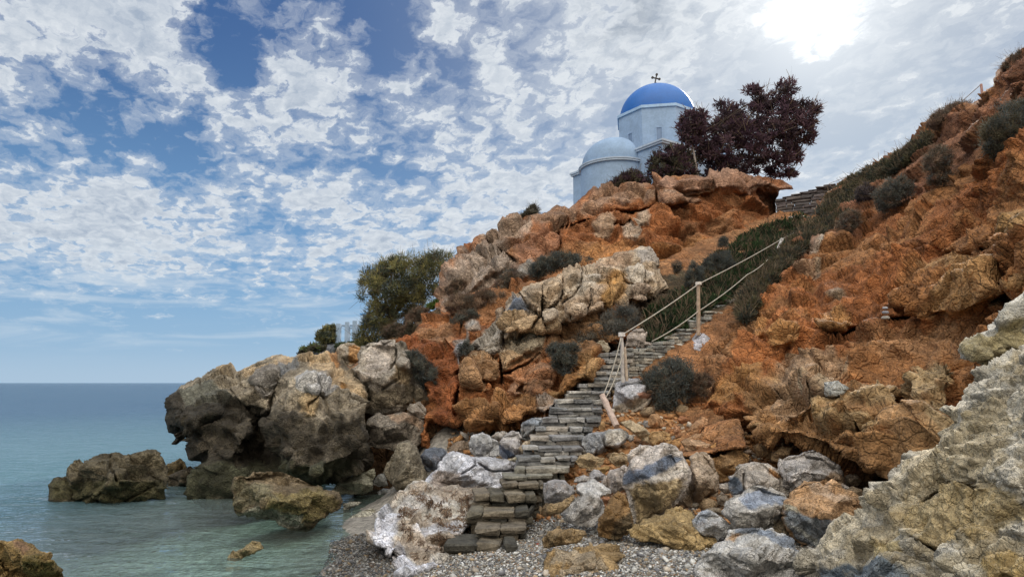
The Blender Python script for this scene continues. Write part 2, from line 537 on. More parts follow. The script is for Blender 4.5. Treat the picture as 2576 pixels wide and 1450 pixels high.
def rock(name, poly, Y, thick=None, s=5.0, col=(.4, .35, .3), zones=(), bumps=(), cuts=(), cell=.6, amp=.5, crack=.5, fine=.5,
         mat=None, label=None, cat='rock', group=None, kind=None, lean=.35, R=None, back=1.0, rag=1.0, seed=None, strat=0, stratdir=(.2, .1, 1),
         pal=None, edge=.9, sub=True, dim=None, facet=0):
    """a closed stone: its outline seen from the beach, its distance (number or (u,v,Y) list) and its thickness in metres.
    bumps: (polygon, metres towards the viewer, edge softness px); cuts: (polyline, width px, metres deep); zones: (polygon, colour, softness px)"""
    poly = np.asarray(poly, float)
    seed = seed if seed is not None else (abs(hash_name(name + str(label))) % 9973)
    pts = resample(poly, s)
    w_px = np.ptp(poly[:, 0]); h_px = np.ptp(poly[:, 1])
    # ragged outline
    if rag:
        nn = np.stack([pts[:, 0] / (s * 5), pts[:, 1] / (s * 5), np.full(len(pts), seed * .7)], -1)
        pts = pts + np.stack([fbm(nn, 3, seed), fbm(nn + 31.7, 3, seed)], -1) * s * 1.2 * rag
    lo, hi = pts.min(0), pts.max(0)
    gx = np.arange(lo[0], hi[0], s); gy = np.arange(lo[1], hi[1], s * .87)
    X, Yg = np.meshgrid(gx, gy); X = X + (np.arange(len(gy)) % 2)[:, None] * s / 2
    G = np.stack([X.ravel(), Yg.ravel()], -1) + RNG.uniform(-.22, .22, (X.size, 2)) * s
    sd = sdist(pts, G) if len(G) < 4000 else np.concatenate([sdist(pts, g) for g in np.array_split(G, max(1, len(G) // 4000))])
    G = G[sd > s * .55]
    n0 = len(pts)
    P = np.concatenate([pts, G])
    edges = [(i, (i + 1) % n0) for i in range(n0)]
    r = delaunay_2d_cdt([Vector(p) for p in P], edges, [], 1, 1e-6, False)
    P = np.array([(v.x, v.y) for v in r[0]]); T = np.array([tuple(f) for f in r[2]], int)
    ct = P[T].mean(1)
    ok = np.concatenate([inside(pts, q) for q in np.array_split(ct, max(1, len(ct) // 8000))])
    T = T[ok]
    e = edgedist(pts, P) if len(P) < 6000 else np.concatenate([edgedist(pts, p) for p in np.array_split(P, len(P) // 4000)])
    onb = e < 1e-3
    e = np.where(onb, 0, e)
    # base distance
    if isinstance(Y, (int, float)):
        vb = poly[:, 1].max()
        D = np.full(len(P), float(Y)) + lean * (vb - P[:, 1]) / F * Y
        Yc = float(Y)
    else:
        D = rbf(Y)(P); Yc = float(np.mean([q[2] for q in Y]))
    m_px = Yc / F
    inr = e.max()
    if thick is None: thick = .42 * min(w_px, h_px * 1.2) * m_px
    Rr = R if R is not None else max(inr * edge, s * 2)
    t = np.clip(e / Rr, 0, 1)
    prof = np.maximum(1 - (1 - t) ** 2, 0) ** .62
    if facet:       # broken along flat planes
        rg = np.random.default_rng(seed + 77); c0 = poly.mean(0); hx, hy = w_px / 2, h_px / 2
        q = np.stack([(P[:, 0] - c0[0]) / hx, (P[:, 1] - c0[1]) / hy], -1)
        q = q + .06 * np.stack([fbm(np.stack([P[:, 0] / (hx * .5), P[:, 1] / (hx * .5), np.full(len(P), seed * 1.)], -1), 3, seed + 31), fbm(np.stack([P[:, 0] / (hx * .5), P[:, 1] / (hx * .5), np.full(len(P), seed + 9.)], -1), 3, seed + 32)], -1)
        a0 = rg.uniform(0, 6.28); pl = np.full(len(P), 9.0)
        for k in range(facet):
            an = a0 + 6.283 * (k + rg.uniform(-.3, .3)) / facet; sl = rg.uniform(.55, 1.5)
            pl = np.minimum(pl, rg.uniform(.70, 1.05) - sl * (q[:, 0] * math.cos(an) + q[:, 1] * math.sin(an)))
        an = a0 + 1.7; pl = np.minimum(pl, rg.uniform(.75, .95) - .30 * (q[:, 0] * math.cos(an) + q[:, 1] * math.sin(an)))
        ramp = np.clip(e / (inr * .20), 0, 1) ** .6
        prof = np.clip(pl, -.1, 1.15) * ramp * 1.3
    Df = D - thick * prof
    Db = D + thick * back * prof
    C = np.tile(np.asarray(col, float), (len(P), 1))
    wob = np.stack([P[:, 0] / 40., P[:, 1] / 40., np.full(len(P), seed)], -1)
    wv = np.stack([fbm(wob, 4, seed + 3), fbm(wob + 17., 4, seed + 3)], -1)
    wv2 = fbm(np.stack([P[:, 0] / 13., P[:, 1] / 13., np.full(len(P), seed + 5.)], -1), 3, seed + 6)
    for bp in bumps:
        bp_poly, h, soft = bp[:3]; soft = max(soft, abs(h) / (Yc / F) / 3.0)
        d = sdist(np.asarray(bp_poly, float), P + wv * min(10, soft))
        k = sstep(d, -soft * .35, soft * .75)
        k = k * (.8 + .2 * np.clip(d / (3.5 * soft), 0, 1)) if h > 0 else k
        Df = Df - h * k
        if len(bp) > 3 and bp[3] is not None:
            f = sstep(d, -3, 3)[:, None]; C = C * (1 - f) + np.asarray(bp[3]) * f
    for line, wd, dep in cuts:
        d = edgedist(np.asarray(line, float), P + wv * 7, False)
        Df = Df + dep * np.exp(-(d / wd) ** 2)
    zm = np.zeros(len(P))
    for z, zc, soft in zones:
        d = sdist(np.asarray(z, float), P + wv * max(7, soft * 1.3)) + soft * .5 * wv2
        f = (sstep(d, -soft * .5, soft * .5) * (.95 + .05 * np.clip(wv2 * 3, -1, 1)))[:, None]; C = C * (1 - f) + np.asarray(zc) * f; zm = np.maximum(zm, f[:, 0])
    if len(bumps) or len(cuts):
        Df = np.where(onb, D, Df)
    Vf = at(P[:, 0], P[:, 1], Df)
    N = tri_normals(Vf, T)
    vdir = Vf - np.array([0, 0, CAM_Z]); vdir /= np.linalg.norm(vdir, axis=1)[:, None]
    sgn = np.where((N * vdir).sum(1) > 0, -1.0, 1.0)
    flip = np.median(sgn) < 0
    if flip: N = -N; T = T[:, ::-1]
    for _ in range(7):      # relief grows along the smoothed lie of the face
        A = np.zeros_like(N); cn = np.zeros(len(N))
        for i, j in ((0, 1), (1, 2), (2, 0)):
            np.add.at(A, T[:, i], N[T[:, j]]); np.add.at(A, T[:, j], N[T[:, i]]); np.add.at(cn, T[:, i], 1); np.add.at(cn, T[:, j], 1)
        N = A / np.maximum(cn, 1)[:, None]
        N /= np.linalg.norm(N, axis=1)[:, None] + 1e-9
    N = N - .55 * vdir; N /= np.linalg.norm(N, axis=1)[:, None] + 1e-9
    el = np.zeros(len(Vf)); ec = np.zeros(len(Vf))
    for i, j in ((0, 1), (1, 2), (2, 0)):
        q = np.linalg.norm(Vf[T[:, i]] - Vf[T[:, j]], axis=1)
        np.add.at(el, T[:, i], q); np.add.at(ec, T[:, i], 1); np.add.at(el, T[:, j], q); np.add.at(ec, T[:, j], 1)
    el = el / np.maximum(ec, 1)
    lod = lambda size: 1 - sstep(el, .14 * size, .42 * size)     # no relief finer than the mesh can carry
    # broken faces, joints and grain, all in metres and in space
    W = Vf + np.stack([fbm(Vf / (cell * 1.3) + 11 * k, 3, seed + 5 + k) for k in range(3)], -1) * cell * .30
    sq = np.array([1.0, 1.0, 1.35])
    F1, F2, Rn, Vd = worley(W / cell * sq, seed)
    dirv = Rn * 2 - 1
    plane = (Vd * dirv).sum(1)
    joint = np.exp(-((F2 - F1) / .10) ** 2)
    disp = (amp * cell * (.62 * plane + .34 * (Rn[:, 0] - .5)) * sstep(F2 - F1, -.02, .14) - crack * cell * .15 * joint * lod(cell * .6)) * lod(cell * 1.4)
    F1b, F2b, Rb, Vb2 = worley(W / (cell * .34) * sq + 5.1, seed + 9)
    disp += lod(cell * .4) * amp * cell * .34 * (.75 * (Vb2 * (Rb * 2 - 1)).sum(1) + .36 * (Rb[:, 1] - .5)) * sstep(F2b - F1b, -.02, .22) - lod(cell * .34) * crack * cell * .05 * np.exp(-((F2b - F1b) / .14) ** 2)
    if sub:
        F1c, F2c, Rc, Vc = worley(W / (cell * .13) * sq + 2.3, seed + 19)
        disp += lod(cell * .17) * amp * cell * .13 * (.6 * (Vc * (Rc * 2 - 1)).sum(1) + .3 * (Rc[:, 1] - .5)) * sstep(F2c - F1c, .0, .3)
    disp += lod(cell * .3) * fine * cell * .13 * fbm(Vf / (cell * .6), 5, seed + 2, .5) + lod(cell * .4) * fine * cell * .06 * ridged(Vf / (cell * .8), 3, seed + 4)
    if strat:
        sdv = np.asarray(stratdir, float); sdv = sdv / np.linalg.norm(sdv)
        q = (W @ sdv) / (cell * .22) + .6 * fbm(Vf / (cell * .8), 3, seed + 8)
        disp += lod(cell * .3) * strat * cell * .09 * (np.abs((q % 1) * 2 - 1) - .5) + strat * cell * .10 * (_h(np.floor(q).astype(int), np.zeros(len(q), int), np.zeros(len(q), int), seed) - .5)
    # stone to stone colour
    f = 1 + .30 * (Rn[:, 2] - .5) + .22 * (Rb[:, 2] - .5)
    C = C * f[:, None]
    if pal is not None:
        pc, pa = pal
        sel = sstep(fbm(Vf / (cell * 1.7) + 3.3, 5, seed + 21) + .35 * (Rn[:, 1] - .5) + .2 * (Rb[:, 0] - .5), -.02, .12)[:, None] * pa * (1 - .75 * zm[:, None])
        C = C * (1 - sel) + C * (np.asarray(pc) / np.maximum(np.asarray(col), .02)) * sel
    disp -= disp.mean()
    Vf = Vf + N * disp[:, None]
    if mat is M_CLIFF: C = C * np.array(dim or [.74, .68, .66])
    # back: same sheet, coarser relief, shares the rim
    cam0 = np.array([0, 0, CAM_Z])
    Vb = cam0 + (Vf - cam0) * (Db / Df * (1 - .004 * prof))[:, None]
    nv = len(P)
    bi = np.arange(nv) + nv
    bi = np.where(onb, np.arange(nv), bi)
    T2 = bi[T[:, ::-1]]
    V = np.concatenate([Vf, Vb]); C = np.concatenate([C, C]); FA = np.concatenate([T, T2])
    used = np.zeros(len(V), bool); used[FA.ravel()] = True
    mp = np.cumsum(used) - 1
    V = V[used]; C = C[used]; FA = mp[FA]
    org = np.array([V[:, 0].mean(), V[:, 1].mean(), V[:, 2].min()])
    ob = mesh_obj(name, V, FA, mat or M_ROCK, None, np.clip(C, 0, .95), True, org)
    if kind == 'structure': tag(ob, kind='structure')
    else: tag(ob, label, cat, group, kind)
    return ob
def hash_name(t):
    h = 17
    for c in t: h = (h * 131 + ord(c)) & 0x7fffffff
    return h

def boulder(label, poly, Y=None, dY=0.0, grow=1.05, col=(.45, .41, .36), name='boulder', sea=False, cell=None, **kw):
    poly = np.asarray(poly, float)
    poly = poly.mean(0) + (poly - poly.mean(0)) * grow
    i = poly[:, 1].argmax(); ub, vb = poly[:, 0].mean(), poly[i, 1]
    if Y is None:
        Y = sea_hit(ub, vb) if sea else ground_hit(ub, vb)
        wpx = np.ptp(poly[:, 0]); Y = Y + .10 * wpx / F * Y
    Y = float(Y + dY)
    size = math.sqrt(np.ptp(poly[:, 0]) * np.ptp(poly[:, 1])) * Y / F
    if sea:
        low = poly[:, 1] > vb - .12 * np.ptp(poly[:, 1]) - 4
        poly = poly.copy(); poly[low, 1] += 9
    return rock(name, poly, Y, s=kw.pop('s', 3.2 if size * F / Y > 60 else 2.6), col=col, cell=cell or max(.08, size * .36), amp=kw.pop('amp', .40), crack=kw.pop('crack', .6), fine=kw.pop('fine', .45), facet=kw.pop('facet', 6), label=label, cat=kw.pop('cat', 'boulder'), **kw)

# ------------------------------------------------------------------ ground, sea
def graded(lo, hi, step, far_lo, far_hi, k=1.28):
    a = list(np.arange(lo, hi, step)); d = step; x = a[-1]
    while x < far_hi: d *= k; x += d; a.append(min(x, far_hi))
    d = step; x = lo; b = []
    while x > far_lo: d *= k; x -= d; b.append(max(x, far_lo))
    return np.array(b[::-1] + a)
def sheet(xs, ys, zf):
    X, Y = np.meshgrid(xs, ys); nx, ny = len(xs), len(ys)
    V = np.stack([X.ravel(), Y.ravel(), zf(X.ravel(), Y.ravel())], -1)
    i = np.arange(nx * ny).reshape(ny, nx)
    Fq = np.stack([i[:-1, :-1], i[:-1, 1:], i[1:, 1:], i[1:, :-1]], -1).reshape(-1, 4)
    return V, Fq
def build_ground():
    xs = graded(-8, 6, .07, -24000, 24000); ys = graded(3, 18, .07, -3000, 24000)
    def zf(x, y):
        z = ground_z(np.clip(x, -60, 7), np.clip(y, 2, 30))
        far = sstep(y, 34, 60); z = z * (1 - far) + (-3.0) * far
        P = np.stack([x, y, 0 * x], -1)
        near = (1 - sstep(np.hypot(x, y), 20, 40))
        return z + near * (.05 * fbm(P * 1.1, 4, 3) + .012 * fbm(P * 9, 2, 4))
    V, Fq = sheet(xs, ys, zf)
    x, y = V[:, 0], V[:, 1]
    shingle = np.array([.25, .23, .20]); sand = np.array([.42, .46, .40]); earth = np.array([.36, .18, .075]); deep = np.array([.14, .22, .22])
    z = V[:, 2]
    f = sstep(y - .8 * np.clip(x - .5, 0, 3) * -.25, 10.2, 11.6)[:, None] * sstep(x, -.6, .4)[:, None]
    c = shingle * (1 - f) + earth * f
    w = sstep(-z, .0, .25)[:, None]; c = c * (1 - w) + sand * w
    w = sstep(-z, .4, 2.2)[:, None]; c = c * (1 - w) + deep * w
    # weed-covered stones on the sea bed
    wd = (sstep(fbm(np.stack([x, y, 0 * x], -1) * .9, 4, 77), .05, .3) * sstep(-z, .1, .5))[:, None]
    c = c * (1 - .55 * wd) + np.array([.08, .12, .08]) * .55 * wd
    m = plain_mat("shingle_and_earth", .4, 9, .03, .9)
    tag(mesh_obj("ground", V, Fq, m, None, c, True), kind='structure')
build_ground()

def build_sea():
    xs = graded(-9, 1.0, .075, -24000, 24000, 1.12); ys = graded(4, 20, .06, -2000, 24000, 1.12)
    V, Fq = sheet(xs, ys, lambda x, y: 0 * x)
    x, y = V[:, 0], V[:, 1]
    dep = np.maximum(-ground_z(np.clip(x, -60, 7), np.clip(y, 2, 30)), 0)
    dep = np.where(y > 30, np.maximum(dep, 2.5 * sstep(y, 30, 60)), dep)
    near = 1 - sstep(np.hypot(x, y), 15, 30)
    P = np.stack([x * .8, y * 1.9, 0 * x], -1)
    P2 = np.stack([x * .9 + .35 * y, y * 2.0, 0 * x], -1); P2 += .5 * np.stack([fbm(P * .7, 2, 8), fbm(P * .7 + 9, 2, 8), 0 * x], -1)
    V[:, 2] += near * (.030 * fbm(P * .8, 2, 5) + .026 * ridged(P2 * 1.1, 3, 6) + .006 * fbm(P2 * 4.0, 2, 7)) * (.25 + .75 * sstep(dep, .0, .7)) - .02
    col = np.stack([dep / 4, dep / 4, dep / 4], -1)
    m, g = new_mat("sea_water")
    pos = g.node('ShaderNodeNewGeometry').outputs['Position']
    dp = g.m('MULTIPLY', g.node('ShaderNodeSeparateColor').outputs[0], 4.0)
    g.l.new(g.node('ShaderNodeVertexColor', layer_name='col').outputs[0], dp.node.inputs[0].links[0].from_node.inputs[0])
    st = g.vm('MULTIPLY', pos, (.55, 1.25, 1.0))
    n0, _ = g.noise(st, .5, 3, .5, .6); n1, _ = g.noise(st, 1.5, 4, .6, .5); n2, _ = g.noise(st, 5.0, 4, .62, .3)
    n3, _ = g.noise(st, .06, 3, .5)
    h = g.m('ADD', g.m('ADD', g.m('MULTIPLY', n0, .60), g.m('MULTIPLY', n1, .42)), g.m('MULTIPLY', n2, .12))
    calm = g.m('ADD', g.ss(dp, .0, .9, .35, .9), g.m('MULTIPLY', n3, .6))
    nr = bump(g, g.m('MULTIPLY', g.m('MULTIPLY', h, calm), g.ss(g.vm('LENGTH', pos), 9, 40, 1.7, 1.5)), .34)
    tr = g.node('ShaderNodeBsdfTransparent'); tr.inputs[0].default_value = (.78, .93, .90, 1)
    df = g.node('ShaderNodeBsdfDiffuse')
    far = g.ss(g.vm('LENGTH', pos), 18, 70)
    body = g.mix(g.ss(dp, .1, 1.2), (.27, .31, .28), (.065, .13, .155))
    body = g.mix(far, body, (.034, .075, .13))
    g.put(df.inputs[0], body)
    op = g.ss(dp, .02, 1.6, .10, .92)
    a = g.node('ShaderNodeMixShader'); g.put(a.inputs[0], op); g.l.new(tr.outputs[0], a.inputs[1]); g.l.new(df.outputs[0], a.inputs[2])
    gl = g.node('ShaderNodeBsdfGlossy'); gl.inputs['Roughness'].default_value = .06; g.put(gl.inputs['Normal'], nr)
    gl.inputs[0].default_value = (.95, .97, 1, 1)
    fr = g.node('ShaderNodeFresnel'); fr.inputs[0].default_value = 1.33; g.put(fr.inputs['Normal'], nr)
    b = g.node('ShaderNodeMixShader'); g.put(b.inputs[0], g.m('MULTIPLY', fr.outputs[0], g.ss(g.vm('LENGTH', pos), 10, 60, .95, .72))); g.l.new(a.outputs[0], b.inputs[1]); g.l.new(gl.outputs[0], b.inputs[2])
    o = g.node('ShaderNodeOutputMaterial'); g.l.new(b.outputs[0], o.inputs[0])
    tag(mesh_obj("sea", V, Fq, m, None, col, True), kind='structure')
build_sea()

# ------------------------------------------------------------------ cliffs and slopes
RED = (.43, .18, .070); DRED = (.36, .125, .045); ORANGE = (.50, .255, .085); PALE = (.56, .49, .40); TAN = (.50, .37, .22); GREYB = (.40, .34, .30)
WHITE = (.66, .63, .60); BLUEG = (.17, .20, .255); BROWN = (.33, .21, .085); DARK = (.105, .085, .06); GREY = (.42, .41, .40)

S = lambda c, p: Q(c, p)
# the crag under the chapel
rock("cliff", S(6, [(430, 1130), (450, 990), (480, 880), (540, 820), (640, 760), (655, 690), (790, 630), (860, 625), (880, 605), (960, 590), (1000, 530), (1080, 470),
     (1110, 435), (1200, 410), (1300, 420), (1400, 400), (1520, 350), (1600, 310), (1720, 235), (1830, 190), (1920, 168), (2000, 160), (2100, 155), (2230, 140), (2260, 115),
     (2400, 90), (2560, 95), (2700, 95), (2830, 75), (2920, 68), (3010, 62), (3120, 80), (3230, 100), (3330, 120), (3400, 165), (3395, 190), (3290, 200), (3280, 270), (3270, 400),
     (3290, 520), (3150, 700), (2900, 900), (2600, 1050), (2300, 1100), (1900, 1000), (1500, 1020), (1100, 1150), (800, 1250), (500, 1250)]),
     [(1110, 740, 22.5), (1180, 650, 24), (1300, 570, 25.5), (1400, 550, 26.5), (1500, 490, 27.5), (1600, 465, 27.5), (1700, 450, 27.5), (1850, 445, 28), (1960, 470, 29), (1980, 490, 29),
      (1330, 640, 23.6), (1450, 620, 24.6), (1600, 600, 25.0), (1750, 580, 25.6), (1900, 560, 27.0), (1950, 560, 28.2), (1300, 720, 21.6), (1500, 690, 22.8), (1700, 690, 23.4), (1750, 720, 22.5), (1600, 740, 21.5), (1200, 790, 20.8), (1450, 720, 21.6)],
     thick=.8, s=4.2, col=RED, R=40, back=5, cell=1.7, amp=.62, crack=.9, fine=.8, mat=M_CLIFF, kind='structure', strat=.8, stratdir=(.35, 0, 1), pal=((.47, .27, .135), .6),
     zones=[(S(6, [(430, 1130), (450, 990), (540, 820), (640, 760), (655, 690), (860, 625), (1000, 530), (1110, 435), (1300, 420), (1240, 560), (1100, 640), (1110, 800), (1000, 1000), (800, 1250), (500, 1250)]), (.46, .36, .27), 30),
            (S(6, [(1250, 420), (1600, 310), (1830, 190), (2240, 140), (2240, 260), (1900, 330), (1500, 480), (1280, 560)]), (.44, .29, .19), 22),
            (S(6, [(2260, 115), (2560, 95), (2830, 75), (3010, 62), (3400, 165), (3380, 215), (2900, 200), (2560, 200), (2300, 190)]), (.47, .28, .18), 12),
            (S(6, [(1110, 680), (1300, 560), (1450, 560), (1450, 720), (1300, 760), (1120, 800)]), (.40, .20, .11), 16),
            (S(6, [(1400, 740), (1800, 640), (2300, 660), (2700, 560), (2800, 700), (2500, 980), (2200, 900), (1750, 780)]), (.52, .26, .10), 24)],
     bumps=[(S(6, [(870, 790), (940, 730), (1030, 790), (1040, 820), (970, 890), (830, 945), (830, 860)]), .7, 12, PALE),
            (S(6, [(640, 1070), (700, 980), (780, 800), (850, 790), (850, 960), (760, 1010), (660, 1090)]), .6, 14, (.52, .44, .36)),
            (S(6, [(1110, 950), (1120, 860), (1220, 760), (1250, 780), (1240, 850), (1180, 900)]), .5, 10, (.50, .40, .30)),
            (S(6, [(2090, 440), (2130, 390), (2190, 370), (2220, 430), (2220, 500), (2120, 510)]), .5, 10, (.50, .40, .29)),
            (S(6, [(2000, 510), (2080, 490), (2110, 560), (2080, 640), (2000, 620)]), .5, 10, (.52, .41, .30)),
            (S(6, [(1730, 500), (1800, 450), (1870, 440), (1900, 500), (1880, 600), (1760, 600)]), .4, 10, (.50, .36, .24)),
            (S(6, [(1950, 280), (2040, 275), (2050, 320), (1980, 330)]), .3, 7, (.50, .42, .36)),
            (S(6, [(2290, 200), (2420, 210), (2560, 230), (2620, 300), (2420, 330), (2300, 300)]), .7, 12, (.44, .27, .17)),
            (S(6, [(2260, 115), (2560, 95), (2920, 68), (3330, 120), (3395, 185), (3290, 200), (2900, 215), (2600, 215), (2290, 200)]), .9, 14, None),
            (S(6, [(3130, 215), (3290, 200), (3280, 420), (3200, 480), (3150, 330)]), -1.3, 8, (.20, .10, .05))],  # recess below the overhang, its shade put into the colour
     cuts=[(S(6, [(1460, 525), (1560, 510), (1690, 465), (1790, 430), (1840, 415), (1960, 390), (2150, 375), (2280, 320)]), 3.0, 1.0), (S(6, [(1440, 560), (1470, 700), (1400, 760)]), 5, .7),
           (S(6, [(2250, 130), (2270, 250), (2300, 330)]), 4, .7), (S(6, [(860, 625), (890, 700), (980, 720), (1100, 800)]), 5, .8), (S(6, [(1900, 510), (2060, 490)]), 3, .8)])

# pale jointed ridge in the middle
rock("cliff", S(6, [(1000, 1245), (1030, 1150), (1060, 1090), (1120, 1040), (1160, 1010), (1230, 980), (1300, 970), (1400, 935), (1500, 900), (1560, 865), (1650, 845), (1720, 815), (1840, 770), (1950, 720),
     (2080, 690), (2220, 680), (2265, 720), (2290, 800), (2270, 850), (2330, 930), (2390, 1010), (2350, 1070), (2230, 1115), (2080, 1155), (1960, 1175), (1850, 1185), (1720, 1235), (1610, 1290), (1540, 1340), (1390, 1400), (1300, 1420), (1010, 1420)]),
     [(1275, 790, 17.6), (1320, 730, 18.2), (1420, 690, 19.0), (1500, 650, 20.2), (1640, 630, 21.2), (1680, 720, 19.8), (1600, 770, 18.2), (1500, 780, 17.4), (1400, 830, 16.9), (1280, 840, 16.8), (1450, 740, 17.9)],
     thick=1.0, s=3.4, col=(.56, .46, .345), R=26, back=2.2, cell=.95, amp=.62, crack=1.2, fine=.6, strat=.3, mat=M_CLIFF, kind='structure', pal=((.47, .33, .20), .5), dim=(1.0, .98, .97),
     zones=[(S(6, [(1830, 900), (1900, 870), (2020, 860), (2040, 980), (2000, 1080), (1850, 1180), (1830, 1050)]), (.42, .24, .09), 14),
            (S(6, [(1700, 830), (1960, 720), (2080, 690), (2060, 820), (1840, 850)]), (.40, .28, .19), 12),
            (S(6, [(2100, 700), (2230, 685), (2290, 800), (2150, 790)]), (.52, .47, .42), 8),
            (S(6, [(1000, 1290), (1280, 1240), (1540, 1340), (1390, 1400), (1010, 1420)]), (.46, .33, .20), 14)],
     bumps=[(S(6, [(1025, 1200), (1080, 1090), (1140, 1080), (1200, 1140), (1215, 1195), (1130, 1195), (1060, 1250), (1015, 1250)]), .25, 6, BLUEG),
            (S(6, [(1160, 1030), (1230, 985), (1300, 975), (1320, 1100), (1310, 1220), (1230, 1180), (1180, 1090)]), .35, 9, None),
            (S(6, [(1330, 985), (1480, 915), (1500, 1000), (1460, 1120), (1340, 1190), (1315, 1080)]), .40, 10, None),
            (S(6, [(1510, 910), (1600, 860), (1640, 1000), (1560, 1090), (1480, 1100)]), .35, 10, None),
            (S(6, [(1610, 870), (1820, 850), (1830, 900), (1760, 1000), (1640, 1050)]), .35, 10, PALE),
            (S(6, [(1480, 1130), (1600, 1080), (1650, 1060), (1660, 1210), (1600, 1290), (1540, 1320), (1510, 1220)]), .55, 12, (.55, .44, .33)),
            (S(6, [(1660, 1060), (1760, 1010), (1850, 940), (1860, 1080), (1830, 1180), (1680, 1220)]), .55, 12, (.53, .41, .30)),
            (S(6, [(2000, 880), (2220, 850), (2280, 880), (2260, 960), (2150, 1000), (2040, 980)]), .4, 12, PALE),
            (S(6, [(2060, 1060), (2150, 1020), (2240, 1050), (2200, 1110), (2080, 1150)]), .35, 9, (.54, .42, .32)),
            (S(6, [(1320, 1230), (1400, 1200), (1430, 1240), (1400, 1290), (1350, 1310)]), .3, 7, PALE),
            (S(6, [(1010, 1260), (1130, 1230), (1290, 1230), (1240, 1330), (1150, 1400), (1010, 1400)]), .4, 10, (.52, .39, .25))],
     cuts=[(S(6, [(1320, 990), (1310, 1130), (1315, 1230), (1350, 1330)]), 3.0, .9), (S(6, [(1320, 1200), (1420, 1150), (1490, 1060), (1500, 960)]), 2.2, .6), (S(6, [(1140, 1060), (1220, 1180), (1290, 1240), (1230, 1340)]), 2.4, .6),
           (S(6, [(1640, 860), (1650, 1000), (1590, 1080), (1490, 1120)]), 2.2, .5), (S(6, [(1730, 1040), (1710, 1150), (1680, 1210)]), 2.2, .5), (S(6, [(1860, 920), (1870, 1080), (1850, 1180)]), 2.2, .5),
           (S(6, [(1990, 870), (2010, 980), (2070, 990)]), 2, .4), (S(6, [(2180, 860), (2170, 980)]), 2, .4)])

# red foot of the hill with the undercut
P3 = [(1010, 870), (1060, 815), (1120, 770), (1180, 740), (1260, 715), (1340, 715), (1420, 760), (1500, 790), (1570, 780), (1610, 800), (1590, 850), (1500, 885), (1494, 960), (1440, 1000), (1400, 1040),
      (1370, 1080), (1330, 1150), (1200, 1165), (1080, 1160), (1050, 1090), (1065, 1010), (1040, 940)]
YR3 = [(1010, 870, 18.4), (1060, 820, 19.0), (1130, 780, 20), (1250, 730, 20.3), (1340, 720, 20), (1500, 800, 17.2), (1600, 810, 17.0), (1560, 850, 16.2), (1494, 900, 15.0), (1480, 960, 14.4), (1400, 960, 15.2), (1300, 1000, 15.2),
       (1370, 1070, 13.9), (1200, 1060, 14.5), (1080, 1060, 15.2), (1080, 950, 16.2), (1200, 950, 16.0), (1200, 850, 17.5), (1100, 860, 18.0), (1330, 860, 16.9), (1200, 1150, 15.0), (1330, 1140, 14.3), (1420, 860, 16.6)]
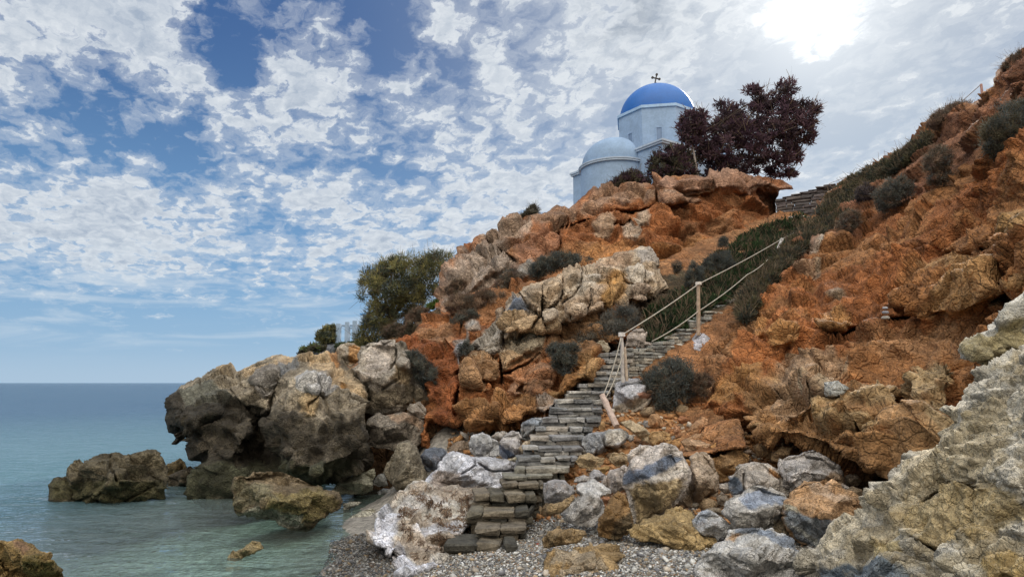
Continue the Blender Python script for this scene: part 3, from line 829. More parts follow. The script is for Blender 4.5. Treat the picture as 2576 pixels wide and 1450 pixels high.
rock("cliff", np.array(P3, float), YR3, thick=.5, s=3.6, col=(.40, .165, .06), R=24, back=5, cell=1.0, amp=.62, crack=1.0, fine=.8, mat=M_CLIFF, kind='structure', strat=.7, pal=((.48, .27, .13), .55),
     zones=[(S('d2', [(700, 600), (930, 640), (920, 780), (960, 900), (980, 1100), (800, 1250), (760, 1000), (640, 760)]), DRED, 20),
            (S('d2', [(640, 640), (900, 560), (920, 700), (860, 760), (700, 720)]), (.44, .25, .13), 14),
            (S('d2', [(960, 1090), (1300, 1040), (1440, 1080), (1440, 1260), (1000, 1240)]), (.47, .25, .10), 16),
            (S('d2', [(1500, 600), (1900, 520), (2100, 600), (1780, 780), (1600, 800)]), (.42, .24, .11), 14)],
     bumps=[(S('d2', [(1180, 480), (1250, 450), (1262, 540), (1245, 690), (1230, 770), (1120, 775), (1035, 745), (1080, 690), (1150, 650), (1150, 560)]), .7, 12, (.52, .41, .29)),
            (S('d2', [(925, 700), (1020, 655), (1010, 750), (955, 800), (975, 900), (930, 870)]), .5, 9, (.48, .43, .38)),
            (S('d2', [(1030, 780), (1120, 775), (1190, 850), (1195, 940), (1080, 990), (985, 985), (1000, 880)]), .75, 12, (.50, .31, .16)),
            (S('d2', [(1275, 930), (1340, 870), (1490, 840), (1545, 880), (1540, 960), (1480, 1055), (1360, 1005)]), .7, 14, (.46, .23, .11)),
            (S('d2', [(1265, 1010), (1310, 950), (1345, 970), (1345, 1065), (1268, 1050)]), .5, 8, (.50, .30, .18)),
            (S('d2', [(990, 1190), (1060, 1105), (1200, 1050), (1340, 1070), (1450, 1085), (1440, 1180), (1330, 1235), (1150, 1255), (1060, 1235)]), .9, 14, (.48, .26, .12)),
            (S('d2', [(1245, 720), (1255, 560), (1450, 560), (1490, 640), (1470, 740), (1300, 840), (1235, 890)]), .6, 12, (.50, .36, .21)),
            (S('d2', [(1270, 860), (1480, 740), (1470, 800), (1300, 900)]), .3, 9, (.44, .22, .10)),
            (S('d2', [(985, 600), (1040, 560), (1090, 570), (1090, 640), (1020, 650), (990, 640)]), .5, 8, (.50, .42, .33)),
            (S('d2', [(1530, 1050), (1590, 950), (1620, 890), (1680, 875), (1700, 790), (1795, 770), (1805, 950), (1690, 965), (1680, 1000), (1600, 1045)]), .7, 11, (.52, .27, .10)),
            (S('d2', [(1440, 1120), (1500, 1060), (1590, 1050), (1580, 1110), (1480, 1170)]), .4, 8, (.47, .35, .25)),
            (S('d2', [(780, 1240), (1000, 1235), (1160, 1262), (1340, 1240), (1440, 1190), (1440, 1400), (780, 1450)]), -1.9, 8, (.16, .10, .05))],  # cave hollow, its darkness painted into the rock colour
     cuts=[(S('d2', [(1215, 760), (1225, 850), (1230, 960)]), 4.5, 1.0), (S('d2', [(955, 660), (975, 560)]), 3, .5), (S('d2', [(1240, 470), (1250, 600), (1235, 720)]), 2.6, .6), (S('d2', [(1020, 760), (1130, 770), (1180, 830)]), 2.6, .5), (S('d2', [(950, 880), (960, 980), (940, 1150)]), 6, .6), (S('d2', [(1250, 900), (1380, 850), (1460, 770)]), 3, .6)])

# slope of the gully, dug between the two red flanks
YRG = [(1600, 870, 15.9), (1640, 780, 18), (1690, 700, 21.5), (1760, 690, 21), (1830, 620, 23.5), (1960, 560, 26.5), (2040, 540, 27.5), (2110, 500, 27.5), (2060, 600, 23), (1980, 690, 20.5), (1900, 740, 18.6), (1870, 800, 17.2), (1800, 840, 16.2), (1700, 880, 15.4), (1650, 1000, 14.2), (1750, 1000, 13.9), (1790, 900, 15.2), (1580, 1060, 13.6), (1720, 1100, 12.6)]
rock("hillside", np.array([(1570, 900), (1600, 820), (1640, 740), (1660, 660), (1750, 610), (1830, 585), (1960, 530), (2050, 515), (2110, 480), (2130, 540), (2060, 640), (1960, 720), (1900, 790), (1850, 880), (1840, 1000), (1880, 1120), (1700, 1160), (1560, 1100), (1540, 1000), (1560, 940)], float),
     YRG, thick=.25, s=4.5, col=(.46, .25, .115), R=26, back=6, cell=.7, amp=.3, crack=.3, fine=.8, mat=M_CLIFF, kind='structure', pal=((.40, .18, .07), .5),
     zones=[(S('d5', [(0, 600), (250, 600), (600, 500), (1000, 240), (1000, 330), (760, 640), (600, 800), (200, 1010), (0, 1010)]), (.10, .085, .05), 12)])

# the big red flank on the right
YR4 = [(2120, 452, 27), (2335, 330, 23), (2575, 130, 17.5), (2660, 60, 16), (2060, 560, 23), (1960, 680, 19.5), (1870, 780, 17.4), (1800, 900, 15), (1770, 1010, 13.6), (1880, 1080, 12.5), (2100, 1150, 11.2), (2240, 1190, 10.3), (2660, 1220, 8.7),
       (2575, 700, 10.8), (2575, 950, 9.4), (2300, 800, 13), (2300, 600, 16.5), (2500, 400, 15.2), (2100, 900, 13), (2200, 1000, 11.4), (2000, 900, 13.8), (2400, 1000, 10.2), (2150, 650, 18.0), (2660, 500, 11.5), (1990, 800, 15.2), (2450, 600, 14.2)]
rock("hillside", np.array([(2660, 60), (2575, 128), (2540, 160), (2505, 205), (2480, 235), (2440, 258), (2400, 268), (2360, 305), (2330, 335), (2290, 370), (2230, 402), (2170, 432), (2120, 455), (2085, 490), (2050, 540), (2000, 600), (1950, 660), (1905, 715),
     (1870, 775), (1845, 810), (1815, 860), (1790, 910), (1765, 990), (1760, 1020), (1800, 1045), (1850, 1055), (1880, 1085), (1910, 1150), (2000, 1190), (2100, 1230), (2250, 1260), (2660, 1260)], float),
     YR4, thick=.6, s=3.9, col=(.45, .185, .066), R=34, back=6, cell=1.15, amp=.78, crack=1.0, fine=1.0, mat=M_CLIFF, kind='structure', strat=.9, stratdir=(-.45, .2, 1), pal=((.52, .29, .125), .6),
     zones=[(np.array([(2110, 450), (2340, 330), (2480, 240), (2575, 130), (2660, 60), (2660, 260), (2500, 330), (2380, 430), (2200, 540), (2060, 620), (1960, 700), (1900, 720)], float), (.36, .17, .09), 24),
            (S('d5', [(300, 1250), (400, 1050), (640, 830), (700, 900), (560, 1150), (480, 1300), (330, 1420)]), (.36, .19, .085), 14),
            (S('d5', [(400, 1400), (600, 1180), (800, 1150), (760, 1350), (600, 1430)]), (.56, .31, .12), 12),
            (S('d5', [(1250, 1080), (1480, 960), (1900, 900), (2150, 900), (1900, 1050), (1500, 1130)]), (.52, .28, .13), 16),
            (S('d5', [(900, 1100), (1220, 1050), (1330, 1130), (1320, 1240), (1000, 1240), (820, 1280)]), (.54, .37, .22), 14)],
     bumps=[(S('d4', [(700, 200), (720, 100), (800, 20), (870, -60), (1000, -100), (1300, -90), (1420, 40), (1660, 0), (1720, 160), (1660, 420), (1640, 560), (1560, 580), (1380, 500), (1120, 420), (960, 400), (820, 350), (730, 290)]), 1.0, 26, (.56, .33, .15)),
            (S('d4', [(860, 0), (1000, -110), (1260, -110), (1340, -40), (1330, 120), (1150, 130), (1060, 250), (880, 230), (840, 120)]), .2, 26, (.55, .38, .23)),
            (S('d4', [(1740, 150), (1780, -150), (1950, -230), (2100, -200), (2140, -60), (2080, 200), (2010, 320), (1900, 430), (1760, 480), (1680, 430), (1690, 280)]), .9, 20, (.53, .33, .16)),
            (S('d4', [(1260, 30), (1330, 10), (1350, 70), (1290, 90)]), .2, 5, (.62, .55, .46)),
            (S('d5', [(1560, 700), (1700, 560), (1950, 490), (2100, 500), (2260, 620), (2400, 660), (2240, 780), (2050, 860), (1800, 880), (1650, 820)]), .7, 22, (.46, .225, .085)),
            (S('d5', [(2260, 200), (2420, 150), (2500, 300), (2420, 420), (2280, 330)]), .6, 14, (.50, .26, .10)),
            (S('d5', [(1700, 400), (1850, 250), (2050, 200), (2230, 330), (2150, 470), (1900, 480)]), .5, 18, None),
            (S('d5', [(980, 560), (1060, 500), (1130, 540), (1130, 620), (1000, 620)]), .4, 9, (.54, .35, .21)),
            (S('d5', [(1060, 440), (1090, 390), (1180, 370), (1150, 430), (1080, 480)]), .4, 7, (.56, .42, .30)),
            (S('d5', [(1160, 720), (1240, 680), (1290, 700), (1240, 740)]), .25, 5, (.56, .42, .27)),
            (S('d5', [(780, 960), (900, 900), (980, 940), (970, 1040), (820, 1050)]), .4, 9, (.54, .29, .11)),
            (S('d5', [(1130, 830), (1230, 790), (1330, 830), (1330, 930), (1180, 980), (1120, 930)]), .45, 10, (.53, .28, .10)),
            (S('d5', [(660, 920), (720, 840), (800, 850), (800, 960), (700, 990)]), .4, 9, (.55, .30, .12)),
            (S('d4', [(820, 340), (980, 410), (1120, 430), (1380, 510), (1560, 590), (1650, 570), (1700, 660), (1500, 780), (900, 560), (760, 420)]), -1.2, 12, (.20, .13, .07))],  # undercut below the blocks, shade painted in with a dark colour
     cuts=[(S('d4', [(1690, 120), (1720, 250), (1660, 450)]), 6, 1.1), (S('d5', [(1180, 1000), (1300, 960), (1480, 910), (1700, 880)]), 3.5, .7), (S('d4', [(1140, 20), (1150, 150), (1100, 260)]), 2.5, .4), (S('d4', [(1350, 60), (1380, 160), (1460, 260), (1460, 420)]), 2.5, .4),
           (S('d5', [(2150, 420), (2180, 500), (2280, 600)]), 5, .8), (S('d5', [(2190, 780), (2400, 680)]), 3, .6)])

# headland far behind the chapel rock, and the knoll the tamarisk grows on
rock("headland", np.array([(735, 905), (756, 886), (780, 872), (820, 864), (870, 860), (930, 858), (990, 862), (1040, 890), (1040, 960), (735, 970)], float), [(740, 900, 55), (1040, 900, 58), (900, 860, 62), (900, 960, 50)], thick=2, s=5, col=(.10, .11, .06), R=24, back=4, cell=2.2, amp=.5, mat=M_CLIFF, kind='structure', pal=((.15, .17, .22), .7))
rock("hillside", np.array([(870, 900), (920, 868), (990, 838), (1050, 808), (1100, 770), (1150, 735), (1220, 760), (1220, 960), (870, 965)], float), [(880, 900, 29), (1000, 840, 27.5), (1100, 775, 25), (1150, 740, 24), (1200, 900, 20), (1000, 950, 21), (880, 960, 24)], thick=.6, s=5, col=(.40, .24, .13), R=24, back=4, cell=.9, amp=.4, mat=M_CLIFF, kind='structure', pal=((.16, .13, .07), .6))

rock("cliff", np.array([(890, 940), (1040, 900), (1090, 1000), (1110, 1100), (1120, 1190), (1040, 1230), (960, 1255), (890, 1250)], float), [(900, 950, 17.2), (1090, 1000, 16.2), (1100, 1190, 15.2), (900, 1240, 16.0), (1000, 1230, 15.4)], thick=.3, s=5, col=(.20, .12, .06), R=24, back=4, cell=.7, amp=.5, mat=M_CLIFF, kind='structure')  # dark backing added to close the gap, shade put into its colour

# ------------------------------------------------------------------ rocks in and by the sea
SEA_T = (.15, .125, .08); LIME = (.50, .45, .38)
low_dark = (.085, .072, .05)
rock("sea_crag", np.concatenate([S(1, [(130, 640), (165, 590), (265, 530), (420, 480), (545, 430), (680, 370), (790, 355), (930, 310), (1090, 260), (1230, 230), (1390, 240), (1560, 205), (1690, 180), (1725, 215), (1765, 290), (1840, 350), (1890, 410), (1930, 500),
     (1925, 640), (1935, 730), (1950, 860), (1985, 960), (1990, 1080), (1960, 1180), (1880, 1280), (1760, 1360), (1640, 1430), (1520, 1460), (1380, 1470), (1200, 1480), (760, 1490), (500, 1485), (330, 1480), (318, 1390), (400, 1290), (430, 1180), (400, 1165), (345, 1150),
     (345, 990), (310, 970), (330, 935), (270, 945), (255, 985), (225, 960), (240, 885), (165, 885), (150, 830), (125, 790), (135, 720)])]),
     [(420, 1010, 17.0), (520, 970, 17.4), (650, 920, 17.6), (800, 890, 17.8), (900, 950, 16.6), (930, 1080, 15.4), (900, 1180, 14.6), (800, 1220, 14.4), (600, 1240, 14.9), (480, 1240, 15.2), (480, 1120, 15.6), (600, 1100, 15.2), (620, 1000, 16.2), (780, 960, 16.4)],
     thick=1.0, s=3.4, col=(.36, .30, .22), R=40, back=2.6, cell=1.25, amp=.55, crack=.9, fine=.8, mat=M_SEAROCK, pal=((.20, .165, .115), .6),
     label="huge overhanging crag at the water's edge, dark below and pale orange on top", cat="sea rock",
     zones=[(S(1, [(100, 560), (420, 570), (700, 560), (850, 640), (1060, 660), (1200, 730), (1400, 790), (1550, 700), (1780, 740), (1940, 800), (1990, 900), (2000, 1200), (1500, 1500), (100, 1500)]), (.050, .041, .029), 34),  # lower sides: algae stain and shade together in one dark colour
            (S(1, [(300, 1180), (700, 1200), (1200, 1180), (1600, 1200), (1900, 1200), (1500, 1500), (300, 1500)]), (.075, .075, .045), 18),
            (S(1, [(600, 400), (930, 310), (1230, 230), (1690, 180), (1760, 290), (1850, 420), (1900, 600), (1750, 560), (1640, 440), (1400, 300), (1150, 290), (800, 400)]), (.60, .44, .27), 16),  # top edge: warm light put into the pale orange colour
            (S(1, [(1600, 230), (1690, 185), (1740, 280), (1690, 330)]), (.50, .25, .10), 6), (S(1, [(1690, 430), (1760, 500), (1780, 560), (1720, 530)]), (.50, .26, .09), 6),
            (S(1, [(1130, 280), (1330, 280), (1340, 340), (1200, 380), (1140, 470)]), (.30, .30, .30), 8)],
     bumps=[(S(1, [(1050, 800), (1080, 640), (1150, 480), (1200, 395), (1400, 355), (1560, 390), (1690, 490), (1790, 640), (1890, 780), (1970, 930), (1985, 1100), (1850, 1240), (1500, 1390), (1200, 1300), (1150, 1180), (1080, 1100)]), 1.5, 44, None),
            (S(1, [(1290, 430), (1400, 370), (1560, 400), (1690, 500), (1560, 570), (1450, 560), (1330, 520)]), .3, 12, (.44, .42, .40)),
            (S(1, [(860, 450), (930, 370), (1060, 320), (1130, 350), (1140, 470), (1080, 510), (960, 480)]), .45, 14, (.30, .27, .24)),
            (S(1, [(960, 520), (1080, 510), (1080, 570), (1000, 590)]), .3, 8, (.28, .25, .22)),
            (S(1, [(130, 640), (300, 540), (520, 490), (660, 530), (690, 640), (600, 760), (380, 860), (160, 860), (130, 770)]), .7, 24, (.17, .165, .13)),
            (S(1, [(1330, 640), (1400, 560), (1480, 620), (1470, 740), (1400, 775), (1340, 720)]), .25, 7, (.48, .35, .20)),
            (S(1, [(860, 700), (1040, 740), (1060, 1100), (1150, 1200), (1160, 1260), (900, 1260), (780, 1160), (900, 900)]), -1.3, 22, (.075, .06, .045))],  # hollow beside the front lobe, darkened in colour to read as shade
     cuts=[(S(1, [(1140, 360), (1140, 500), (1080, 620), (1050, 780)]), 4, .7), (S(1, [(1470, 420), (1520, 530), (1490, 590), (1420, 660)]), 2.5, .35), (S(1, [(780, 400), (800, 480), (860, 560)]), 3, .3), (S(1, [(700, 520), (780, 620), (880, 700)]), 3, .3)])
def seab(label, poly, Y=None, **kw):
    kw.setdefault('mat', M_SEAROCK); kw.setdefault('col', SEA_T); kw.setdefault('amp', .7)
    return boulder(label, poly, Y, name=kw.pop('name', 'sea_rock'), cat='sea rock', **kw)
seab("long dark rock in the sea left of the crag, rising to its right", S('d1', [(303, 960), (310, 900), (335, 868), (400, 838), (430, 800), (500, 765), (570, 745), (660, 735), (680, 720), (760, 730), (820, 710), (870, 694), (920, 703), (955, 735), (975, 800), (1000, 880), (1032, 932), (1020, 947), (930, 957), (850, 972), (700, 988), (560, 994), (440, 998), (350, 998), (305, 988)]), sea=True,
     col=(.115, .095, .06), zones=[(S('d1', [(300, 870), (700, 880), (1030, 900), (1030, 1000), (300, 1000)]), (.10, .09, .045), 12)], cuts=[(S('d1', [(665, 740), (655, 800), (690, 880)]), 4, .25)], thick=.9)
seab("small brown rock standing between the long rock and the crag", S('d1', [(980, 800), (1000, 778), (1040, 762), (1068, 745), (1098, 770), (1112, 805), (1100, 830), (1040, 850), (990, 850)]), 16.4, col=(.25, .19, .10))
seab("low dark rock at the foot of the crag beside the long rock", S('d1', [(1000, 900), (1004, 855), (1060, 822), (1130, 795), (1176, 812), (1180, 850), (1130, 900), (1050, 908)]), sea=True, col=(.12, .10, .07))
seab("square brown rock with weedy foot standing in the shallow bay", S('d1', [(1393, 905), (1408, 860), (1460, 850), (1520, 834), (1620, 828), (1700, 848), (1780, 868), (1830, 905), (1900, 935), (1990, 958), (2022, 1000), (2012, 1040), (1930, 1085), (1860, 1132), (1800, 1158), (1740, 1143), (1690, 1122), (1600, 1108), (1500, 1092), (1430, 1082), (1398, 1010)]), sea=True,
     col=(.20, .15, .09), thick=.8, zones=[(S('d1', [(1640, 940), (1990, 960), (2022, 1000), (1860, 1132), (1700, 1120), (1600, 1060)]), (.215, .17, .075), 14), (S('d1', [(1420, 1070), (1520, 1030), (1660, 1060), (1800, 1080), (1800, 1165), (1400, 1100)]), (.36, .35, .27), 9), (S('d1', [(1390, 900), (1440, 880), (1600, 900), (1650, 1000), (1400, 1050)]), (.16, .14, .085), 14)],
     bumps=[(S('d1', [(1400, 860), (1620, 828), (1780, 868), (1900, 935), (1850, 960), (1650, 900), (1480, 880)]), -.25, 12, None)])
seab("mossy brown boulder cut off by the bottom left corner", S('d1', [(-60, 1245), (0, 1238), (60, 1236), (130, 1222), (200, 1258), (260, 1298), (320, 1328), (332, 1368), (365, 1400), (366, 1450), (340, 1520), (-60, 1560)]), 7.6, col=(.30, .20, .08), thick=.55, R=60, lean=.15,
     zones=[(S('d1', [(150, 1330), (370, 1340), (370, 1520), (100, 1520)]), (.20, .15, .05), 14), (S('d1', [(80, 1222), (200, 1258), (150, 1290), (90, 1270)]), (.34, .20, .11), 6)], cell=.28)
seab("little ribbed rock breaking the shallow water near the shingle", S('d1', [(1350, 1322), (1388, 1290), (1410, 1302), (1462, 1270), (1500, 1238), (1546, 1244), (1566, 1285), (1520, 1302), (1440, 1324), (1372, 1332)]), sea=True, col=(.36, .28, .15), strat=1.5, stratdir=(1, 0, .4))
seab("flat pale stone awash at the edge of the shingle", S('d1', [(2078, 1082), (2140, 1062), (2220, 1045), (2248, 1070), (2235, 1086), (2150, 1092), (2090, 1096)]), sea=True, col=(.48, .45, .36), s=2.6)
seab("thin flat stone awash beneath the crag's right end", S('d1', [(2040, 1020), (2090, 1000), (2150, 1006), (2130, 1024), (2050, 1042)]), sea=True, col=(.42, .40, .33), s=2.6)

boulder("tall upright pale block leaning against the crag, top left of the red cliff", S(1, [(1830, 330), (1880, 280), (1895, 200), (1910, 140), (1990, 110), (2060, 92), (2115, 66), (2190, 70), (2240, 112), (2290, 96), (2330, 190), (2370, 300), (2390, 370), (2430, 430), (2470, 480), (2500, 560), (2495, 640), (2440, 645), (2340, 660), (2330, 690), (2250, 720), (2050, 730), (1955, 700), (1930, 560), (1900, 480), (1870, 410)]), 15.9,
     col=(.40, .35, .29), thick=.8, mat=M_SEAROCK, lean=.2, zones=[(S(1, [(1930, 560), (2150, 480), (2400, 460), (2500, 560), (2440, 650), (2050, 740), (1940, 700)]), (.22, .18, .125), 18), (S(1, [(1890, 300), (1920, 140), (2115, 66), (2200, 90), (2180, 300), (2000, 440), (1900, 400)]), (.50, .43, .37), 14), (S(1, [(2230, 270), (2380, 380), (2330, 480), (2180, 420)]), (.36, .27, .16), 10)],
     cuts=[(S(1, [(2220, 110), (2230, 250), (2170, 320)]), 3, .4), (S(1, [(2230, 290), (2250, 420), (2100, 520)]), 2.5, .2)], bumps=[(S(1, [(2240, 120), (2290, 100), (2380, 370), (2300, 330), (2220, 260)]), .3, 8, None)])
boulder("orange-streaked rock perched on top of the dark crag", S(1, [(1680, 180), (1690, 140), (1712, 108), (1770, 90), (1830, 94), (1862, 120), (1905, 142), (1897, 205), (1855, 275), (1800, 300), (1750, 280), (1720, 215)]), 17.2, col=(.52, .44, .34), thick=.35,
     zones=[(S(1, [(1770, 110), (1830, 94), (1905, 142), (1890, 215), (1850, 280), (1790, 290), (1770, 200)]), (.52, .27, .10), 6)], cell=.3, mat=M_SEAROCK)
boulder("square dark block wedged under the tall upright block", S(1, [(1965, 830), (2000, 762), (2050, 740), (2120, 748), (2200, 742), (2290, 718), (2380, 750), (2450, 800), (2475, 880), (2445, 960), (2400, 1030), (2200, 1065), (2050, 1040), (1985, 1000)]), 14.7, col=(.24, .205, .165), thick=.6, mat=M_SEAROCK,
     zones=[(S(1, [(2080, 740), (2290, 718), (2460, 820), (2440, 900), (2300, 800), (2180, 800)]), (.36, .25, .17), 10)])
boulder("small pale lump beside the dark square block under the red cliff", S(1, [(2330, 720), (2325, 690), (2350, 650), (2440, 632), (2490, 690), (2495, 780), (2430, 775), (2370, 745)]), 15.0, col=(.32, .27, .22), thick=.3)
boulder("cone-shaped dark boulder at the mouth of the cave", S(1, [(2115, 1265), (2140, 1190), (2170, 1150), (2215, 1070), (2260, 1000), (2320, 984), (2395, 1030), (2425, 1100), (2445, 1170), (2500, 1280), (2505, 1330), (2450, 1380), (2350, 1420), (2250, 1430), (2160, 1370)]), None, col=(.24, .205, .15), thick=.5, mat=M_SEAROCK)
boulder("blue-grey boulder next to the cone-shaped one", S(2, [(108, 545), (150, 485), (230, 460), (310, 478), (345, 520), (310, 590), (285, 650), (235, 700), (175, 690), (128, 620)]), 13.4, col=(.17, .19, .23), thick=.35)
boulder("cracked greenish slab under the crag at the beach edge", S(1, [(1620, 1440), (1700, 1370), (1800, 1330), (1900, 1280), (2020, 1235), (2025, 1300), (2000, 1360), (2005, 1440), (1900, 1470), (1700, 1475)]), 14.1, col=(.36, .34, .25), thick=.35, mat=M_SEAROCK, cell=.3)
boulder("grey stone lying in the dark gap beside the cone-shaped boulder", S(1, [(2010, 1340), (2060, 1290), (2120, 1290), (2130, 1340), (2140, 1390), (2060, 1400), (2010, 1380)]), 13.8, col=(.26, .25, .22))
boulder("low white stone on the shore in front of the dark gap", S(1, [(2050, 1450), (2100, 1420), (2160, 1430), (2190, 1455), (2120, 1475), (2060, 1470)]), None, col=(.50, .50, .48), s=2.5)

# white stones left of the stairs
boulder("broad whitewashed slab left of the stairs", S(2, [(270, 660), (285, 620), (310, 570), (370, 520), (450, 508), (560, 545), (620, 560), (720, 545), (880, 568), (960, 600), (995, 650), (970, 730), (900, 770), (850, 860), (700, 850), (560, 840), (455, 825), (300, 860), (140, 810), (165, 750), (230, 690)]), 11.8, col=(.64, .645, .70), thick=.6, amp=.35, crack=.6, fine=.5, lean=.9, facet=4,
     zones=[(S(2, [(230, 690), (330, 660), (470, 690), (460, 820), (300, 870), (200, 800)]), (.34, .28, .24), 10), (S(2, [(620, 760), (850, 800), (850, 870), (560, 860)]), (.58, .585, .63), 8)], cuts=[(S(2, [(590, 580), (580, 640), (480, 700)]), 2, .2), (S(2, [(620, 620), (780, 680), (980, 680)]), 2.2, .22)], pal=((.52, .51, .52), .5))
boulder("grey-streaked pale boulder behind the whitewashed slab", S(2, [(548, 400), (560, 380), (600, 360), (670, 320), (730, 350), (790, 400), (820, 440), (840, 540), (720, 552), (610, 545), (556, 500)]), 12.7, col=(.56, .55, .54), thick=.4, strat=.9, stratdir=(1, 0, .3), cell=.24)
boulder("pale boulder with a dark blue wedge, touching the grey-streaked one", S(2, [(825, 440), (850, 390), (880, 350), (940, 310), (1000, 325), (1024, 375), (1000, 420), (1032, 500), (1045, 545), (960, 550), (860, 560), (835, 520)]), 12.5, col=(.58, .54, .52), thick=.4, zones=[(S(2, [(815, 425), (870, 430), (970, 545), (860, 565), (830, 530)]), (.12, .15, .22), 5)], cell=.26)
boulder("small tan stone between the two pale boulders and the cliff", S(2, [(750, 360), (790, 325), (860, 315), (900, 330), (850, 390), (820, 430), (780, 390)]), 13.2, col=(.46, .42, .38))
boulder("low brown stone in the shade of the cave", S(2, [(350, 480), (400, 425), (480, 400), (550, 412), (562, 500), (450, 520), (370, 520)]), 13.9, col=(.30, .23, .17))
boulder("two-tier grey boulder touching the left side of the stairs", S(2, [(1015, 320), (1030, 270), (1045, 235), (1110, 200), (1200, 190), (1242, 212), (1215, 250), (1190, 285), (1180, 340), (1130, 380), (1060, 395), (1022, 375)]), 12.9, col=(.38, .38, .375), thick=.35, bumps=[(S(2, [(1040, 240), (1110, 200), (1240, 212), (1190, 270), (1060, 270)]), .15, 5, (.33, .36, .40))], cell=.24)
WHITECAP = boulder("rough rock capped with white, spreading onto the shingle left of the lowest steps", S('d3', [(85, 1170), (120, 1080), (160, 1000), (240, 930), (330, 840), (420, 760), (490, 745), (560, 780), (640, 800), (760, 790), (900, 820), (930, 900), (880, 980), (850, 1040), (800, 1090), (770, 1140), (690, 1190), (650, 1270), (720, 1310), (800, 1335), (760, 1360), (640, 1375), (560, 1400), (450, 1425), (360, 1460), (290, 1465), (245, 1430), (262, 1350), (300, 1260), (220, 1250), (140, 1230)]), 8.3, facet=0,
     col=(.62, .57, .50), thick=.32, R=34, lean=2.4, amp=.9, crack=1.0, fine=1.5, cell=.30, strat=.7, pal=((.34, .26, .19), .75),
     zones=[(S('d3', [(85, 1170), (160, 1000), (250, 950), (350, 960), (260, 1080), (260, 1200), (340, 1210), (360, 1320), (420, 1380), (560, 1330), (800, 1330), (640, 1390), (360, 1465), (245, 1440), (300, 1260), (140, 1240)]), (.68, .69, .76), 12), (S('d3', [(420, 1060), (600, 1030), (850, 1040), (820, 1100), (700, 1130), (520, 1160), (420, 1130)]), (.66, .66, .70), 14), (S('d3', [(260, 930), (420, 820), (560, 830), (700, 900), (520, 960), (340, 980)]), (.62, .59, .56), 14)], bumps=[(S('d3', [(85, 1170), (160, 1000), (250, 950), (350, 960), (260, 1080), (260, 1200), (340, 1210), (360, 1320), (420, 1380), (560, 1330), (800, 1330), (640, 1390), (360, 1465), (245, 1440), (300, 1260), (140, 1240)]), .06, 12, None)])

# ------------------------------------------------------------------ boulders right of the stairs
boulder("large boulder crossed by a dark blue band", S(3, [(350, 470), (352, 400), (380, 350), (460, 315), (560, 322), (640, 300), (740, 320), (800, 370), (830, 430), (850, 480), (885, 540), (872, 620), (820, 720), (760, 800), (640, 900), (540, 955), (450, 975), (410, 1005), (372, 950), (360, 850), (335, 700), (298, 650), (300, 600), (340, 530)]), 9.9, col=(.54, .48, .43), thick=.55, R=38,
     zones=[(S(3, [(290, 600), (340, 520), (450, 510), (560, 462), (700, 398), (835, 430), (720, 510), (560, 585), (430, 630), (300, 665)]), (.15, .18, .24), 6), (S(3, [(330, 700), (430, 650), (560, 610), (700, 570), (870, 620), (760, 810), (450, 980), (400, 900)]), (.37, .275, .15), 12), (S(3, [(330, 690), (390, 760), (420, 900), (410, 1010), (360, 950)]), (.50, .45, .40), 7), (S(3, [(560, 590), (720, 500), (860, 500), (880, 560), (700, 600), (540, 640)]), (.56, .50, .43), 8)],
     bumps=[(S(3, [(340, 690), (440, 630), (560, 590), (860, 510), (880, 620), (760, 810), (450, 985)]), .22, 12, None)], cell=.3)
boulder("dark brown rock tilted against the blue-banded boulder", S(3, [(88, 1025), (105, 950), (150, 860), (200, 770), (250, 708), (320, 750), (360, 850), (385, 985), (335, 1075), (260, 1115), (170, 1118), (100, 1085)]), 9.0, col=(.31, .185, .08), thick=.3, zones=[(S(3, [(230, 940), (370, 900), (390, 1000), (260, 1120), (180, 1120)]), (.13, .095, .055), 8)], cell=.24)
boulder("flat tan rock lying on the shingle below the blue-banded boulder", S(3, [(345, 1045), (430, 990), (480, 955), (600, 925), (680, 880), (760, 845), (865, 880), (925, 940), (935, 1030), (975, 1080), (1070, 1130), (1095, 1170), (985, 1225), (900, 1250), (800, 1245), (720, 1185), (600, 1165), (480, 1145), (390, 1095)]), 8.5, col=(.38, .27, .13), thick=.35, lean=1.2, strat=1.1, stratdir=(.5, 0, 1), cell=.26, R=30)
boulder("rounded blue-white boulder at the end of the flat tan rock", S(3, [(903, 960), (960, 898), (1035, 868), (1105, 900), (1200, 958), (1248, 1010), (1242, 1070), (1180, 1102), (1100, 1128), (1020, 1112), (940, 1062), (910, 1012)]), 8.7, col=(.50, .49, .48), thick=.3, zones=[(S(3, [(903, 960), (1000, 880), (1080, 900), (1000, 980), (930, 1000)]), (.33, .36, .41), 8)])
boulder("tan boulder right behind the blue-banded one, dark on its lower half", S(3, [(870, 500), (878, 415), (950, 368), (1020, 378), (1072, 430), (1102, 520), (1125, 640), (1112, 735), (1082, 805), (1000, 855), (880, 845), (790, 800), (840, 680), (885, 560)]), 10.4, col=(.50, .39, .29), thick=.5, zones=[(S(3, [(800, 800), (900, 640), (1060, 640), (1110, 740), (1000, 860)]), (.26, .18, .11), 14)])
boulder("orange ledge rock above the piled boulders", S(3, [(1060, 425), (1150, 398), (1270, 350), (1320, 370), (1390, 400), (1385, 460), (1285, 515), (1240, 605), (1150, 635), (1105, 560)]), 10.9, col=(.50, .30, .14), thick=.4, cell=.26)
